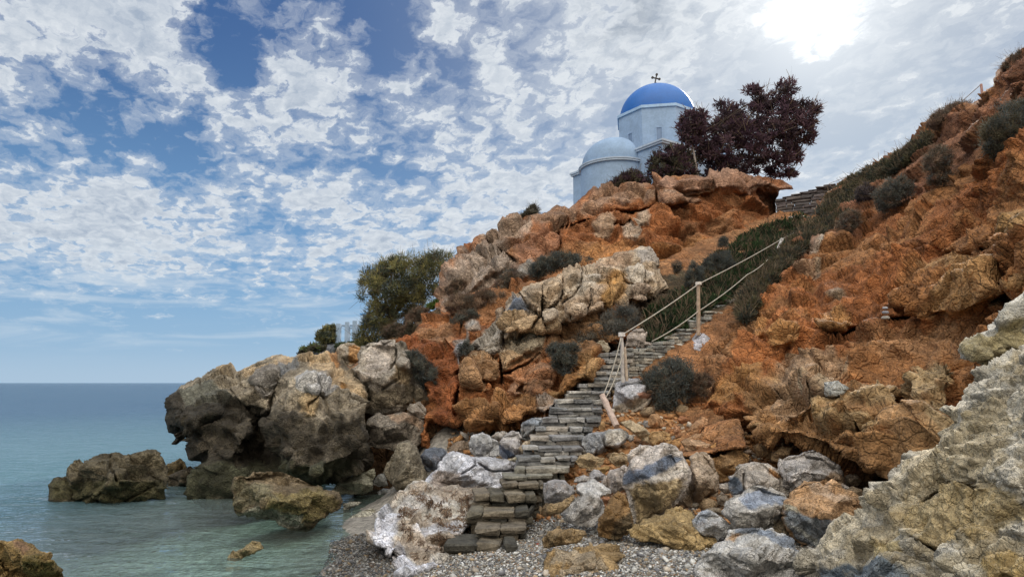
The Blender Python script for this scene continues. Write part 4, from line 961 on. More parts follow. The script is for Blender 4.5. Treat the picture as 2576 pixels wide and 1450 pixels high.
boulder("pale boulder with a dark blue knob on its left", S(3, [(1218, 585), (1280, 550), (1292, 508), (1350, 472), (1450, 463), (1550, 470), (1622, 520), (1682, 580), (1742, 640), (1762, 720), (1720, 755), (1600, 730), (1480, 690), (1400, 720), (1340, 745), (1262, 753), (1230, 700)]), 10.0, col=(.53, .47, .41), thick=.45,
     zones=[(S(3, [(1210, 570), (1285, 575), (1340, 650), (1365, 720), (1262, 760), (1220, 690)]), (.15, .19, .25), 6), (S(3, [(1570, 500), (1690, 590), (1640, 600), (1560, 540)]), (.50, .27, .12), 5)], cuts=[(S(3, [(1355, 560), (1350, 690)]), 2.5, .15)])
boulder("biggest lumpy pale boulder of the pile, under the overhang", S(3, [(1655, 530), (1680, 460), (1740, 408), (1830, 400), (1880, 370), (1950, 358), (2020, 380), (2080, 422), (2180, 490), (2205, 560), (2235, 640), (2212, 700), (2050, 720), (1880, 720), (1830, 715), (1750, 715), (1715, 600), (1690, 555)]), 10.0, col=(.52, .48, .45), thick=.6, zones=[(S(3, [(2040, 600), (2120, 540), (2210, 560), (2240, 650), (2100, 700)]), (.34, .23, .14), 8)], amp=.7, cell=.26)
boulder("blue-topped grey boulder in the middle of the pile", S(3, [(1172, 885), (1200, 830), (1225, 795), (1330, 740), (1380, 690), (1460, 658), (1560, 680), (1680, 728), (1725, 785), (1715, 900), (1725, 1000), (1752, 1095), (1700, 1118), (1560, 1085), (1450, 1060), (1270, 1050), (1250, 985), (1190, 935)]), 8.7, col=(.51, .48, .44), thick=.5, zones=[(S(3, [(1330, 780), (1400, 710), (1560, 700), (1700, 745), (1720, 810), (1600, 840), (1440, 850), (1360, 830)]), (.30, .34, .42), 10), (S(3, [(1600, 960), (1740, 980), (1750, 1100), (1640, 1110)]), (.30, .24, .16), 8)], cell=.26, strat=.5)
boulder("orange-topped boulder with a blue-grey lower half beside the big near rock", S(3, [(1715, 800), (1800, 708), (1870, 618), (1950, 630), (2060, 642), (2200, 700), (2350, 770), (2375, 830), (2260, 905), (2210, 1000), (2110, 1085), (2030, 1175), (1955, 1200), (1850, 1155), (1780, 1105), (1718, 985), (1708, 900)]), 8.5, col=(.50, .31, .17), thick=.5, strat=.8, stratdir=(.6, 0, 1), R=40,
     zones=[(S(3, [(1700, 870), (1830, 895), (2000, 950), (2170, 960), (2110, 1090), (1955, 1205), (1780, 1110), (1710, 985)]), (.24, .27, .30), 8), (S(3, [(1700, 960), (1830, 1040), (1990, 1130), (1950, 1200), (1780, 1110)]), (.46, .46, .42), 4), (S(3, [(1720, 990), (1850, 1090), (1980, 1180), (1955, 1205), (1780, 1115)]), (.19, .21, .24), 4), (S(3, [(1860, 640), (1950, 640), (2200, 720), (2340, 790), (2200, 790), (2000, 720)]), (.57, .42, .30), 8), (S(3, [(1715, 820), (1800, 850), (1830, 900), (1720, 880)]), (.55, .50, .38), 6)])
boulder("front white boulder with a blue rim, cut by the bottom edge", S(3, [(985, 1252), (1060, 1190), (1180, 1130), (1225, 1080), (1250, 1050), (1400, 1030), (1560, 1050), (1680, 1100), (1780, 1180), (1855, 1235), (1865, 1290), (1905, 1360), (2000, 1460), (1960, 1560), (1100, 1560), (960, 1450), (935, 1400), (945, 1340), (1000, 1290)]), 6.9, col=(.58, .56, .53), thick=.5, lean=.8, R=50, strat=.9, stratdir=(-.7, 0, 1), cell=.28,
     zones=[(S(3, [(1280, 1035), (1440, 1028), (1570, 1050), (1730, 1120), (1850, 1205), (1860, 1260), (1700, 1180), (1560, 1092), (1280, 1075)]), (.22, .25, .30), 6), (S(3, [(1180, 1120), (1260, 1070), (1330, 1080), (1250, 1130)]), (.52, .34, .20), 5), (S(3, [(1740, 1250), (1870, 1300), (2000, 1470), (1800, 1440)]), (.24, .25, .27), 10)])
boulder("knobbly brown rock lying on the shingle, the upper of two", S('d3', [(1392, 1175), (1430, 1110), (1500, 1092), (1600, 1088), (1702, 1108), (1714, 1140), (1640, 1195), (1520, 1215), (1440, 1230), (1400, 1225)]), 8.3, col=(.34, .24, .13), thick=.25, fine=1.4, amp=.8)
boulder("wide knobbly brown rock on the shingle, cut by the bottom edge", S('d3', [(1405, 1330), (1430, 1260), (1500, 1238), (1620, 1228), (1700, 1240), (1780, 1215), (1860, 1195), (1965, 1250), (1995, 1300), (1940, 1350), (1960, 1440), (2000, 1520), (1430, 1540), (1412, 1420)]), 7.5, col=(.38, .26, .13), thick=.3, lean=1.5, fine=1.5, amp=.8, cell=.24, pal=((.42, .36, .28), .6))
boulder("mauve-grey rock right against the lower steps", S(2, [(1228, 880), (1235, 790), (1330, 758), (1420, 773), (1492, 830), (1512, 870), (1452, 930), (1380, 965), (1240, 970)]), 9.75, col=(.38, .36, .355), thick=.35)
boulder("flat-topped white rock in the middle of the shingle edge", S(2, [(1388, 1055), (1400, 1010), (1480, 960), (1562, 900), (1515, 865), (1512, 830), (1570, 790), (1680, 753), (1762, 800), (1835, 850), (1830, 885), (1745, 915), (1772, 960), (1785, 1030), (1740, 1085), (1690, 1165), (1600, 1185), (1500, 1155), (1440, 1115)]), 9.4, col=(.56, .53, .50), thick=.4, lean=.9, zones=[(S(2, [(1512, 830), (1680, 753), (1835, 850), (1740, 900), (1570, 880)]), (.66, .64, .62), 6)], cell=.26)
boulder("dark tan stone under the mauve-grey rock", S(2, [(1238, 1005), (1290, 970), (1380, 958), (1495, 898), (1502, 940), (1452, 1002), (1382, 1062), (1290, 1076), (1250, 1055)]), 9.3, col=(.34, .24, .13))
boulder("small bluish stone below the steps' right edge", S(2, [(1648, 700), (1690, 658), (1742, 680), (1795, 722), (1762, 765), (1690, 785), (1640, 745)]), 10.6, col=(.42, .40, .40))
boulder("flat orange stone lying on the small bluish stone", S(2, [(1678, 665), (1720, 645), (1812, 628), (1835, 650), (1790, 692), (1750, 690)]), 10.7, col=(.52, .32, .13), s=2.6)
boulder("smooth pinkish boulder left of the blue-banded one", S(2, [(1745, 795), (1780, 740), (1832, 680), (1900, 650), (1965, 628), (2005, 655), (1995, 730), (1965, 810), (1960, 835), (1885, 885), (1830, 845)]), 10.3, col=(.52, .45, .40), thick=.4)
boulder("low pale stone half buried in earth beside the bluish one", S(2, [(1500, 780), (1520, 735), (1590, 712), (1650, 730), (1660, 770), (1580, 790)]), 10.4, col=(.45, .42, .40))
boulder("round grey boulder with mortar against the right side of the stairs", S(2, [(1582, 430), (1592, 372), (1640, 322), (1770, 315), (1830, 295), (1905, 282), (1975, 300), (1998, 360), (1982, 412), (1900, 458), (1795, 455), (1770, 500), (1700, 530), (1630, 500)]), 11.9, col=(.42, .42, .43), thick=.4, cuts=[(S(2, [(1760, 320), (1775, 380), (1790, 450)]), 3, .2)], zones=[(S(2, [(1790, 300), (1980, 300), (1990, 400), (1880, 455), (1790, 430)]), (.50, .46, .40), 6)], amp=.35, cell=.3)
boulder("white mortared boulder carrying the first rope post", S(4, [(1015, 1070), (1040, 980), (1060, 890), (1140, 850), (1270, 845), (1330, 890), (1362, 930), (1340, 985), (1392, 1000), (1405, 1040), (1365, 1105), (1310, 1155), (1200, 1185), (1100, 1195), (1020, 1150)]), 13.4, col=(.52, .51, .53), thick=.45, amp=.4, zones=[(S(4, [(1255, 985), (1395, 980), (1400, 1055), (1280, 1065)]), (.42, .20, .12), 4), (S(4, [(1020, 1120), (1200, 1060), (1400, 1060), (1300, 1190), (1080, 1200)]), (.48, .40, .31), 6)], cell=.3)
boulder("white splashed rock under the second rope post", S(4, [(1725, 610), (1750, 540), (1790, 480), (1822, 440), (1860, 388), (1930, 398), (1988, 450), (1962, 560), (1942, 640), (1905, 712), (1850, 722), (1785, 722), (1740, 650)]), 15.5, col=(.60, .58, .62), thick=.4, zones=[(S(4, [(1740, 660), (1940, 610), (1905, 722), (1780, 730)]), (.42, .33, .23), 4)], cell=.28)
# orange rubble on the earth at the slope's foot
OR = (.50, .265, .12)
for lab, c, p, Y, cc in [
    ("tall orange stone leaning on the rubble bank", 3, [(842, 205), (880, 150), (980, 58), (1028, 80), (1022, 150), (965, 205), (885, 225)], 12.2, (.53, .30, .16)),
    ("pointed orange stone below the dark bush", 3, [(508, 95), (540, 40), (592, 28), (642, 80), (662, 130), (590, 155), (520, 142)], 12.8, (.50, .29, .15)),
    ("little grey stone beside the pointed orange one", 3, [(468, 125), (480, 95), (512, 85), (530, 120), (522, 150), (485, 155)], 12.8, (.40, .38, .37)),
    ("long pale block tipped down beside the grey mortared boulder", 3, [(278, 112), (360, 98), (430, 120), (500, 168), (545, 225), (522, 295), (460, 265), (400, 212), (330, 162)], 12.0, (.55, .43, .28)),
    ("half white, half brown stone below the pointed orange one", 3, [(518, 235), (560, 193), (655, 183), (700, 208), (725, 275), (682, 315), (560, 325), (538, 282)], 11.8, (.45, .28, .13)),
    ("small cube of orange stone in the middle of the rubble", 3, [(718, 295), (770, 252), (808, 290), (792, 335), (740, 345)], 11.4, (.49, .27, .11)),
    ("pale rounded orange stone, widest of the rubble", 3, [(805, 275), (870, 248), (960, 268), (1065, 302), (1032, 345), (940, 365), (850, 355)], 11.4, (.52, .34, .21)),
    ("flat orange stone behind the widest one", 3, [(878, 235), (940, 203), (1002, 220), (1015, 262), (930, 275), (880, 255)], 11.8, (.48, .28, .15)),
    ("narrow upright orange stone right of the widest one", 3, [(1055, 315), (1100, 283), (1124, 350), (1085, 380)], 11.2, (.52, .27, .10)),
    ("split orange and grey slab at the right of the rubble", 3, [(1135, 235), (1190, 178), (1265, 220), (1345, 322), (1285, 335), (1180, 285)], 11.7, (.49, .31, .18)),
    ("dark red stone at the top of the rubble, by the bush", 3, [(775, 80), (800, 55), (850, 48), (885, 90), (825, 125), (785, 115)], 12.6, (.38, .17, .08)),
    ("flat red stone between the tall stone and the slab", 3, [(1045, 210), (1070, 185), (1122, 182), (1132, 222), (1080, 245)], 11.9, (.46, .22, .09)),
    ("thin red stone left of the tall one", 3, [(735, 180), (750, 140), (785, 140), (805, 220), (750, 240)], 12.0, (.46, .24, .13)),
    ("brown boulder sunk in earth below the overhang", 3, [(1435, 310), (1530, 278), (1605, 380), (1580, 425), (1460, 400)], 11.2, (.37, .24, .13)),
    ("small grey-orange stone on the ledge rock", 3, [(1345, 355), (1400, 338), (1445, 378), (1350, 388)], 11.1, (.47, .35, .26)),
    ("dusty brown boulder in the shade at the right of the ledge", 3, [(1590, 380), (1680, 320), (1760, 330), (1740, 400), (1650, 450), (1590, 440)], 10.9, (.34, .23, .13)),
    ("small pale stone between ledge rock and blue-knobbed boulder", 3, [(1130, 690), (1142, 650), (1200, 624), (1245, 680), (1225, 720), (1180, 725)], 10.2, (.50, .43, .36)),
    ("dark stone in the gap under the small pale stone", 3, [(1110, 770), (1140, 735), (1200, 735), (1230, 780), (1180, 830), (1120, 820)], 10.0, (.26, .21, .16)),
    ("brown stone filling the gap above the rounded blue-white boulder", 3, [(990, 880), (1050, 850), (1140, 850), (1190, 920), (1100, 905), (1040, 872)], 9.2, (.30, .24, .17)),
    ("orange chip stuck between the tan boulder and the banded one", 3, [(820, 445), (850, 428), (885, 450), (880, 490), (845, 480)], 10.3, (.55, .28, .10)),
    ("grey stone in the hollow right of the biggest lumpy boulder", 3, [(2205, 600), (2260, 550), (2330, 560), (2380, 620), (2330, 660), (2240, 650)], 10.2, (.36, .28, .2)),
    ("tan stone in the shade behind the orange-topped boulder", 3, [(2240, 690), (2300, 660), (2380, 700), (2440, 760), (2360, 770), (2270, 720)], 9.4, (.30, .22, .14)),
    ("upright orange stone touching the stairs by the leaning post", 2, [(1732, 260), (1745, 222), (1775, 213), (1797, 250), (1782, 303), (1740, 295)], 12.6, (.53, .32, .15)),
    ("tan rubble lump below the grey mortared boulder", 2, [(1520, 590), (1560, 530), (1640, 510), (1700, 540), (1780, 560), (1760, 620), (1650, 650), (1560, 640)], 11.0, (.46, .34, .2)),
    ("shaded tan stone under the grey mortared boulder's right end", 2, [(1820, 580), (1850, 520), (1940, 500), (2000, 540), (1990, 620), (1900, 640)], 11.0, (.40, .29, .17)),
    ("yellow-brown stone along the stairs' left edge, by the grey boulder", 2, [(1000, 470), (1050, 410), (1130, 375), (1150, 400), (1080, 450), (1070, 520), (1030, 520)], 12.2, (.48, .38, .26)),
    ("pale stones' edge beside the steps above the whitewashed slab", 2, [(900, 570), (960, 545), (1030, 540), (1040, 570), (980, 600)], 11.7, (.50, .44, .32)),
    ("thin reddish stone in the brown rock's shadow", 2, [(1750, 930), (1800, 905), (1850, 910), (1840, 960), (1790, 1000)], 9.5, (.40, .19, .10)),
    ]:
    boulder(lab, S(c, p), Y, col=cc, s=2.8, group=("orange rubble at the foot of the red slope" if cc[0] > cc[2] * 2.2 else None), name='stone', cat='stone')

# the big pale rock close by on the right, and its neighbour
rock("near_rock", np.array([(2700, 830), (2640, 850), (2575, 868), (2540, 890), (2500, 910), (2450, 950), (2435, 980), (2420, 1008), (2385, 1035), (2402, 1062), (2370, 1088), (2350, 1112), (2310, 1135), (2280, 1142), (2270, 1168), (2238, 1180), (2235, 1208), (2200, 1218), (2170, 1250), (2180, 1280),
     (2140, 1310), (2090, 1340), (2060, 1370), (2018, 1395), (2012, 1420), (2040, 1455), (2060, 1500), (2200, 1560), (2700, 1560)], float),
     [(2575, 870, 6.6), (2400, 1050, 6.5), (2200, 1230, 6.7), (2015, 1410, 6.9), (2200, 1440, 6.0), (2500, 1450, 4.9), (2575, 1200, 5.3), (2700, 900, 6.0), (2400, 1250, 5.9), (2700, 1500, 4.3), (2050, 1540, 6.3)],
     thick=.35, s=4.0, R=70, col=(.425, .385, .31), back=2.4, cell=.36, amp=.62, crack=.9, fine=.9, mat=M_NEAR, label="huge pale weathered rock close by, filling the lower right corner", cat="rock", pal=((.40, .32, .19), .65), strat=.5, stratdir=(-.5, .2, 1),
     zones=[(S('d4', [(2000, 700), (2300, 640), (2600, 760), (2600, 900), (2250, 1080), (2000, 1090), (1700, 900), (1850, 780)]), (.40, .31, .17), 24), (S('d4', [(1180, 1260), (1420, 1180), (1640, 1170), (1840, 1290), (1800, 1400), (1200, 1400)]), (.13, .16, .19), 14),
            (S('d4', [(1560, 1060), (1780, 1060), (1760, 1140), (1560, 1160)]), (.46, .37, .20), 8), (S('d4', [(1190, 1100), (1500, 800), (1780, 560), (1990, 400), (2060, 440), (1800, 680), (1560, 880), (1300, 1090), (1220, 1150)]), (.50, .43, .31), 10)],
     bumps=[(S('d4', [(1500, 720), (1600, 640), (1900, 480), (2200, 420), (2600, 420), (2600, 700), (2250, 700), (2100, 560), (1800, 720), (1600, 880)]), .14, 40, None), (S('d4', [(2000, 1150), (2060, 1110), (2300, 1250), (2300, 1330), (2020, 1330)]), .14, 24, (.45, .43, .38)), (S('d4', [(2280, 1150), (2500, 1100), (2600, 1150), (2600, 1330), (2350, 1300)]), .14, 26, (.38, .29, .15))],
     cuts=[(S('d4', [(2280, 700), (2100, 660), (1900, 780)]), 4, .2), (S('d4', [(1850, 1040), (2000, 1120), (2200, 1080)]), 5, .25)])
rock("rock", np.array([(2700, 640), (2640, 680), (2575, 735), (2530, 760), (2490, 790), (2470, 828), (2425, 868), (2440, 905), (2490, 925), (2545, 905), (2600, 900), (2700, 880)], float), 8.0, thick=.5, s=4, R=40, col=(.52, .49, .42), cell=.5, amp=.6, fine=.9, mat=M_NEAR, label="pale ridge of rock rising behind the huge near rock at the right edge", cat="rock", zones=[(np.array([(2430, 870), (2500, 830), (2580, 800), (2600, 880), (2490, 930)], float), (.34, .28, .15), 10)])

# ------------------------------------------------------------------ chapel
M_PAINT = plain_mat("limewash", .10, 1.6, .008, .8)
M_DOME = plain_mat("blue_dome_paint", .06, 2.0, .003, .45, .4)
M_IRON = plain_mat("dark_iron", .1, 10, .002, .6)
WALLC = (.29, .395, .55); TRIMC = (.44, .52, .63)
def build_chapel():
    Yc = 38.2
    C0 = at(1658, 470, Yc)
    cx, cy = C0[0], C0[1]
    view = np.array([cx, cy]); view /= np.linalg.norm(view)
    right = np.array([view[1], -view[0]])
    th = math.radians(42.5)
    ax = -(view * math.cos(th) + right * math.sin(th))      # towards the apse
    ay = np.array([-ax[1], ax[0]])
    if ay @ view < 0: ay = -ay                              # away from the viewer
    X = np.array([*ax, 0]); Yv = np.array([*ay, 0]); Z = np.array([0, 0, 1.])
    O = np.array([cx, cy, 0.])
    zt = lambda v, Y: CAM_Z + float(ray(1600, v)[1]) * Y
    zb = 10.3; ztop = 14.35; h = 3.5
    root = empty("chapel", (cx, cy, zb))
    tag(root, "small white and blue Greek chapel with a round apse and blue dome on the clifftop", "chapel")
    def P(a, b, z): return O + X * a + Yv * b + Z * z
    def prism(mb, pts, z0, z1, col, top=True):
        n = len(pts)
        V = [P(a, b, z0) for a, b in pts] + [P(a, b, z1) for a, b in pts]
        Fq = [(i, (i + 1) % n, n + (i + 1) % n, n + i) for i in range(n)]
        Fq.append(tuple(range(n))[::-1]); Fq.append(tuple(range(n, 2 * n)))
        mb.add(V, Fq, col)
    w = MB(); prism(w, [(-h, -h), (h, -h), (h, h), (-h, h)], zb, ztop, WALLC); w.build("wall", M_PAINT, root)
    c = MB()
    for z0, z1, e in ((ztop, ztop + .10, .10), (ztop + .10, ztop + .20, .15)):
        prism(c, [(-h - e, -h - e), (h + e, -h - e), (h + e, h + e), (-h - e, h + e)], z0 + .002, z1, TRIMC)
    c.build("cornice", M_PAINT, root)
    # shallow hipped roof
    r = MB(); e = .12; z0 = ztop + .222
    V = [P(a, b, z0) for a, b in ((-h - e, -h - e), (h + e, -h - e), (h + e, h + e), (-h - e, h + e))] + [P(0, 0, z0 + 1.0)]
    r.add(V, [(0, 1, 4), (1, 2, 4), (2, 3, 4), (3, 0, 4), (3, 2, 1, 0)], WALLC); r.build("roof", M_PAINT, root)
    # raised cross arm behind the drum, sunlit tone put into its paint
    a_ = MB(); prism(a_, [(-h + .3, -h - .05), (-h + 1.9, -h - .05), (-h + 1.9, -h + 1.6), (-h + .3, -h + 1.6)], ztop + .1, ztop + 1.5, (.42, .55, .72)); a_.build("cross_arm", M_PAINT, root)
    # apse: half cylinder, cornice, half dome
    R = 1.85; n = 40; za = 13.8
    t = np.linspace(-math.pi / 2, math.pi / 2, n)
    arc = [(h - .02 + R * math.cos(q), R * math.sin(q)) for q in t]
    ap = MB(); prism(ap, arc, zb, za, WALLC); w2 = ap.build("apse", M_PAINT, root)
    ac = MB()
    for z0, z1, e in ((za, za + .09, .10), (za + .09, za + .16, .13)):
        prism(ac, [(h - .02 + (R + e) * math.cos(q), (R + e) * math.sin(q)) for q in t], z0 + .002, z1, TRIMC)
    ac.build("cornice", M_PAINT, root)
    hd = MB(); V = []; rows = 14
    for i in range(rows + 1):
        f = i / rows * math.pi / 2
        for q in t: V.append(P(h - .02 + (R - .05) * math.cos(f) * math.cos(q), (R - .05) * math.cos(f) * math.sin(q), za + .18 + 1.62 * math.sin(f)))
    Fq = [(i * n + j, i * n + j + 1, (i + 1) * n + j + 1, (i + 1) * n + j) for i in range(rows) for j in range(n - 1)]
    hd.add(V, Fq, (.235, .33, .47)); hd.build("half_dome", M_PAINT, root, smooth=True)
    # drum
    Rd = 2.38; zd0 = ztop + .2; zd1 = zt(269, 36.4)
    ang = math.atan2(0, 1)
    oc = [(Rd * math.cos(math.radians(22.5 + 45 * k)), Rd * math.sin(math.radians(22.5 + 45 * k))) for k in range(8)]
    d = MB(); prism(d, oc, zd0, zd1 - .16, WALLC); d.build("drum", M_PAINT, root)
    dc = MB(); prism(dc, [(a * 1.035, b * 1.035) for a, b in oc], zd1 - .158, zd1, (.36, .50, .68)); dc.build("cornice", M_PAINT, root)
    for k in range(8):      # slit window in each face of the drum
        q = math.radians(45 * k); nrm = X * math.cos(q) + Yv * math.sin(q); tg = -X * math.sin(q) + Yv * math.cos(q)
        ap_ = Rd * math.cos(math.radians(22.5))
        wd = MB(); wc = O + nrm * (ap_ - .055) + Z * (zd0 + 1.25)
        for sx in (-1, 1): wd.box(wc + tg * sx * .17 + nrm * .06, (tg, nrm, Z), (.03, .03, .46), WALLC)
        wd.box(wc + Z * .43 + nrm * .06, (tg, nrm, Z), (.139, .028, .03), WALLC)
        ob = wd.build("window", M_PAINT, root)
        pn = MB(); pn.box(wc + nrm * .03, (tg, nrm, Z), (.138, .029, .40), (.17, .24, .36)); g = pn.build("pane", M_DOME, None); g.parent = ob; g.location = g.location - ob.location - root.location
        sl = MB(); sl.box(wc - Z * .45 + nrm * .09, (tg, nrm, Z), (.24, .06, .03), TRIMC); g = sl.build("sill", M_PAINT, None); g.parent = ob; g.location = g.location - ob.location - root.location
    # dome
    dm = MB(); V = []; n = 64; rows = 22; Rm = 2.16; z0 = zd1
    for i in range(rows + 1):
        f = i / rows * math.pi / 2 * .995
        for j in range(n): q = 2 * math.pi * j / n; V.append(P(Rm * math.cos(f) * math.cos(q), Rm * math.cos(f) * math.sin(q), z0 + .001 + 2.02 * math.sin(f)))
    Fq = [(i * n + j, i * n + (j + 1) % n, (i + 1) * n + (j + 1) % n, (i + 1) * n + j) for i in range(rows) for j in range(n)]
    dm.add(V, Fq, (.012, .115, .40)); dome = dm.build("dome", M_DOME, root, smooth=True)
    cr = MB(); b = O + Z * (z0 + 1.98)
    cr.tube([b, b + Z * .28], [.05, .035], 8, (.05, .045, .04))
    cdir = right * .82 + view * .2; cdir = np.array([*cdir, 0]); cdir = cdir / np.linalg.norm(cdir)
    up = Z * .97 + cdir * .22; up /= np.linalg.norm(up); rt = cdir * .97 - Z * .22
    k0 = b + Z * .5; fw = np.cross(up, rt)
    cr.box(k0, (rt, fw, up), (.035, .03, .28), (.05, .045, .04)); cr.box(k0 + up * .04, (rt, fw, up), (.21, .026, .035), (.05, .045, .04))
    for p in (k0 + up * .28, k0 + up * .04 + rt * .21, k0 + up * .04 - rt * .21):
        for s_ in ((rt, .06), (-rt, .06), (up, .06), (-up, .02)):
            pass
        cr.tube([p - fw * .035, p + fw * .035], .075, 10, (.05, .045, .04))
    g = cr.build("cross", M_IRON, None); g.parent = dome; g.location = g.location - dome.location - root.location
build_chapel()

# ------------------------------------------------------------------ dry stone
def dry_stone(mb, A, B, z0, z1, depth, course=.075, length=(.16, .42), cols=((.27, .265, .25),), prot=.018, nose=.02, bev=.008, gap=.004):
    """courses of flat stones along A-B (xy), faced towards the viewer"""
    A = np.asarray(A, float)[:2]; B = np.asarray(B, float)[:2]
    d = B - A; L = np.linalg.norm(d); d /= L
    nrm = np.array([d[1], -d[0]])
    if nrm[1] > 0: nrm = -nrm
    X = np.array([*d, 0]); N = np.array([*nrm, 0]); Z = np.array([0, 0, 1.])
    z = z0; k = max(1, int(round((z1 - z0) / course))); ch = (z1 - z0) / k
    for i in range(k):
        x = -RNG.uniform(0, .08)
        while x < L - .02:
            l = min(RNG.uniform(*length), L - x)
            if l < .05: break
            pr = RNG.uniform(-prot, prot) + (nose if i == k - 1 else 0)
            c = cols[RNG.integers(len(cols))]; c = np.array(c) * RNG.uniform(.75, 1.25)
            dp = depth if i == k - 1 else min(depth, .3)
            h2 = ch / 2 - gap / 2
            P = np.array([*(A + d * (x + l / 2)), z + ch / 2 + RNG.normal(0, .004)]) + N * (pr - dp / 2)
            tl = RNG.normal(0, .02)
            Xr = X + N * RNG.normal(0, .05) + Z * tl; Xr /= np.linalg.norm(Xr)
            Zr = Z - X * tl + N * RNG.normal(0, .02); Zr /= np.linalg.norm(Zr); Nr = np.cross(Zr, Xr)
            mb.box(P, (Xr, Nr, Zr), (l / 2 - gap, dp / 2, h2), c, .007, bev)
            x += l
        z += ch
M_STEP = plain_mat('worn_slab', .45, 5, .03, .85)
SLATE = ((.25, .24, .225), (.30, .29, .275), (.205, .20, .20), (.29, .255, .215), (.34, .32, .29), (.17, .17, .17))
WET = ((.085, .075, .056), (.12, .10, .074), (.065, .060, .048), (.14, .117, .085))
def build_stairs():
    e0 = at(1250, 1380, 9.0)
    root = empty("stone_staircase", tuple(e0))
    tag(root, "rough grey slab stairs climbing from the shingle and bending right below the chapel", "staircase")
    S2 = lambda x, y: Q(2, [(x, y)])[0]
    S4 = lambda x, y: Q(4, [(x, y)])[0]
    # (crop, left x, right x, top y, distance)
    st = [(2, 365, 970, 1322, 9.0), (2, 620, 1062, 1180, 9.35), (2, 545, 1130, 1036, 9.75), (2, 620, 1165, 880, 10.15), (2, 845, 1245, 782, 10.45), (2, 880, 1310, 712, 10.75), (2, 985, 1470, 645, 11.1),
          (2, 1000, 1530, 552, 11.45), (2, 1070, 1580, 452, 11.8), (2, 1140, 1600, 358, 12.15), (2, 1190, 1680, 278, 12.5), (2, 1245, 1750, 192, 12.85), (2, 1312, 1770, 100, 13.15),
          (4, 490, 940, 1053, 13.4), (4, 580, 1000, 968, 13.65), (4, 690, 1060, 890, 13.9), (4, 820, 1165, 832, 14.1), (4, 822, 1165, 775, 14.25), (4, 820, 1180, 715, 14.4), (4, 820, 1200, 655, 14.55), (4, 820, 1230, 585, 14.7)]
    zp = None
    for i, (c, xl, xr, y, Y) in enumerate(st):
        l = Q(c, [(xl, y)])[0]; r = Q(c, [(xr, y)])[0]
        A = at(l[0], l[1], Y); B = at(r[0], r[1], Y + (.10 if i > 12 else RNG.normal(0, .05)))
        z1 = A[2]; z0 = (zp if zp is not None else z1 - .17)
        lo = z0 - .06 if i < 6 else z0 - .02
        mb = MB()
        cols = WET if i < 5 else (((.17, .16, .13), (.22, .20, .165), (.14, .135, .115)) if i < 7 else SLATE)
        wet = i < 5
        dry_stone(mb, A, B, lo, z1, .62, course=(.10 if i < 4 else .07), length=((.18, .46) if i < 5 else (.16, .5)), cols=cols, prot=.05 if i < 7 else .03, nose=.11 if i < 7 else .06, bev=.022 if i < 5 else .012)
        # fill to the ground underneath
        n = np.array([*(B - A)[:2]]); 
        if i < 7:
            g = float(ground_z((A[0] + B[0]) / 2, Y)) - .1
            if g < lo - .05: dry_stone(mb, A + (0.08, .05, 0), B + (-.08, .05, 0), g, lo - .004, .5, course=.13, length=(.2, .5), cols=cols, prot=.05, bev=.02)
        mb.build("step", M_STEP, root)
        zp = z1
    # second flight going up to the right, seen from its walled side
    fl = [(1150, 1420, 540, 14.75), (1390, 1560, 512, 14.95), (1530, 1640, 465, 15.15), (1590, 1720, 420, 15.4), (1690, 1800, 380, 15.7), (1700, 1860, 335, 16.05), (1800, 1910, 250, 16.4), (1905, 2010, 222, 16.8),
          (1955, 2120, 165, 17.2), (2050, 2190, 108, 17.7), (2160, 2290, 45, 18.2), (2210, 2350, -5, 18.8)]
    bot = [(1150, 850), (1340, 800), (1450, 740), (1620, 670), (1740, 640), (1850, 480), (1950, 330), (2100, 240), (2260, 170), (2400, 120)]
    bx = np.array([b[0] for b in bot], float); by = np.array([b[1] for b in bot], float)
    for xl, xr, y, Y in fl:
        l = S4(xl, y); r = S4(xr, y)
        A = at(l[0], l[1], Y); B = at(r[0], r[1], Y + .12)
        yb = np.interp((xl + xr) / 2, bx, by) + 15
        z0 = at(l[0], Q(4, [(0, yb)])[0][1], Y)[2]
        mb = MB()
        dry_stone(mb, A, B, min(z0, A[2] - .15), A[2], .7, course=.07, length=(.14, .40), cols=((.29, .28, .25), (.35, .335, .30), (.24, .24, .225), (.33, .30, .25)), prot=.03, bev=.010)
        mb.build("step", M_STEP, root)
build_stairs()
def build_wall():
    mb = MB()
    A = at(1955, 548, 27.6); B = at(2130, 540, 26.4)
    ztop = at(1955, 500, 27.6)[2]; z0 = A[2] - .2
    dry_stone(mb, A, B, z0, ztop, .5, course=.13, length=(.25, .75), cols=((.135, .115, .115), (.11, .10, .10), (.16, .14, .13)), prot=.035, bev=.02, gap=.012)
    Am = A + (B - A) * .22; z = ztop
    for f, dz in ((.10, .06), (.24, .06), (.36, .06), (.48, .06), (.60, .06), (.72, .06)):
        Am = A + (B - A) * f
        dry_stone(mb, Am, B, z + .004, z + dz, .5, course=.06, length=(.3, .7), cols=((.14, .12, .12), (.12, .105, .10)), prot=.03, bev=.02, gap=.012); z += dz
    o = mb.build("stone_wall", M_STONE, None, origin=tuple(A))
    tag(o, "dry stone retaining wall closing the gully between the two red slopes", "wall")
build_wall()
boulder("flat white stone lying at the foot of the dry stone wall", np.array([(1983, 548), (1995, 541), (2018, 540), (2035, 546), (2025, 554), (1995, 555)], float), 26.6, col=(.60, .56, .50), s=2.5, cell=.5, name='stone', cat='stone')
boulder("pale rubble of a broken wall end beside the first rope post", S(4, [(1160, 420), (1190, 380), (1260, 345), (1310, 350), (1345, 400), (1340, 470), (1400, 480), (1420, 510), (1300, 530), (1150, 520)]), 15.1, col=(.50, .42, .36), s=3, cell=.22, amp=.9, thick=.25)
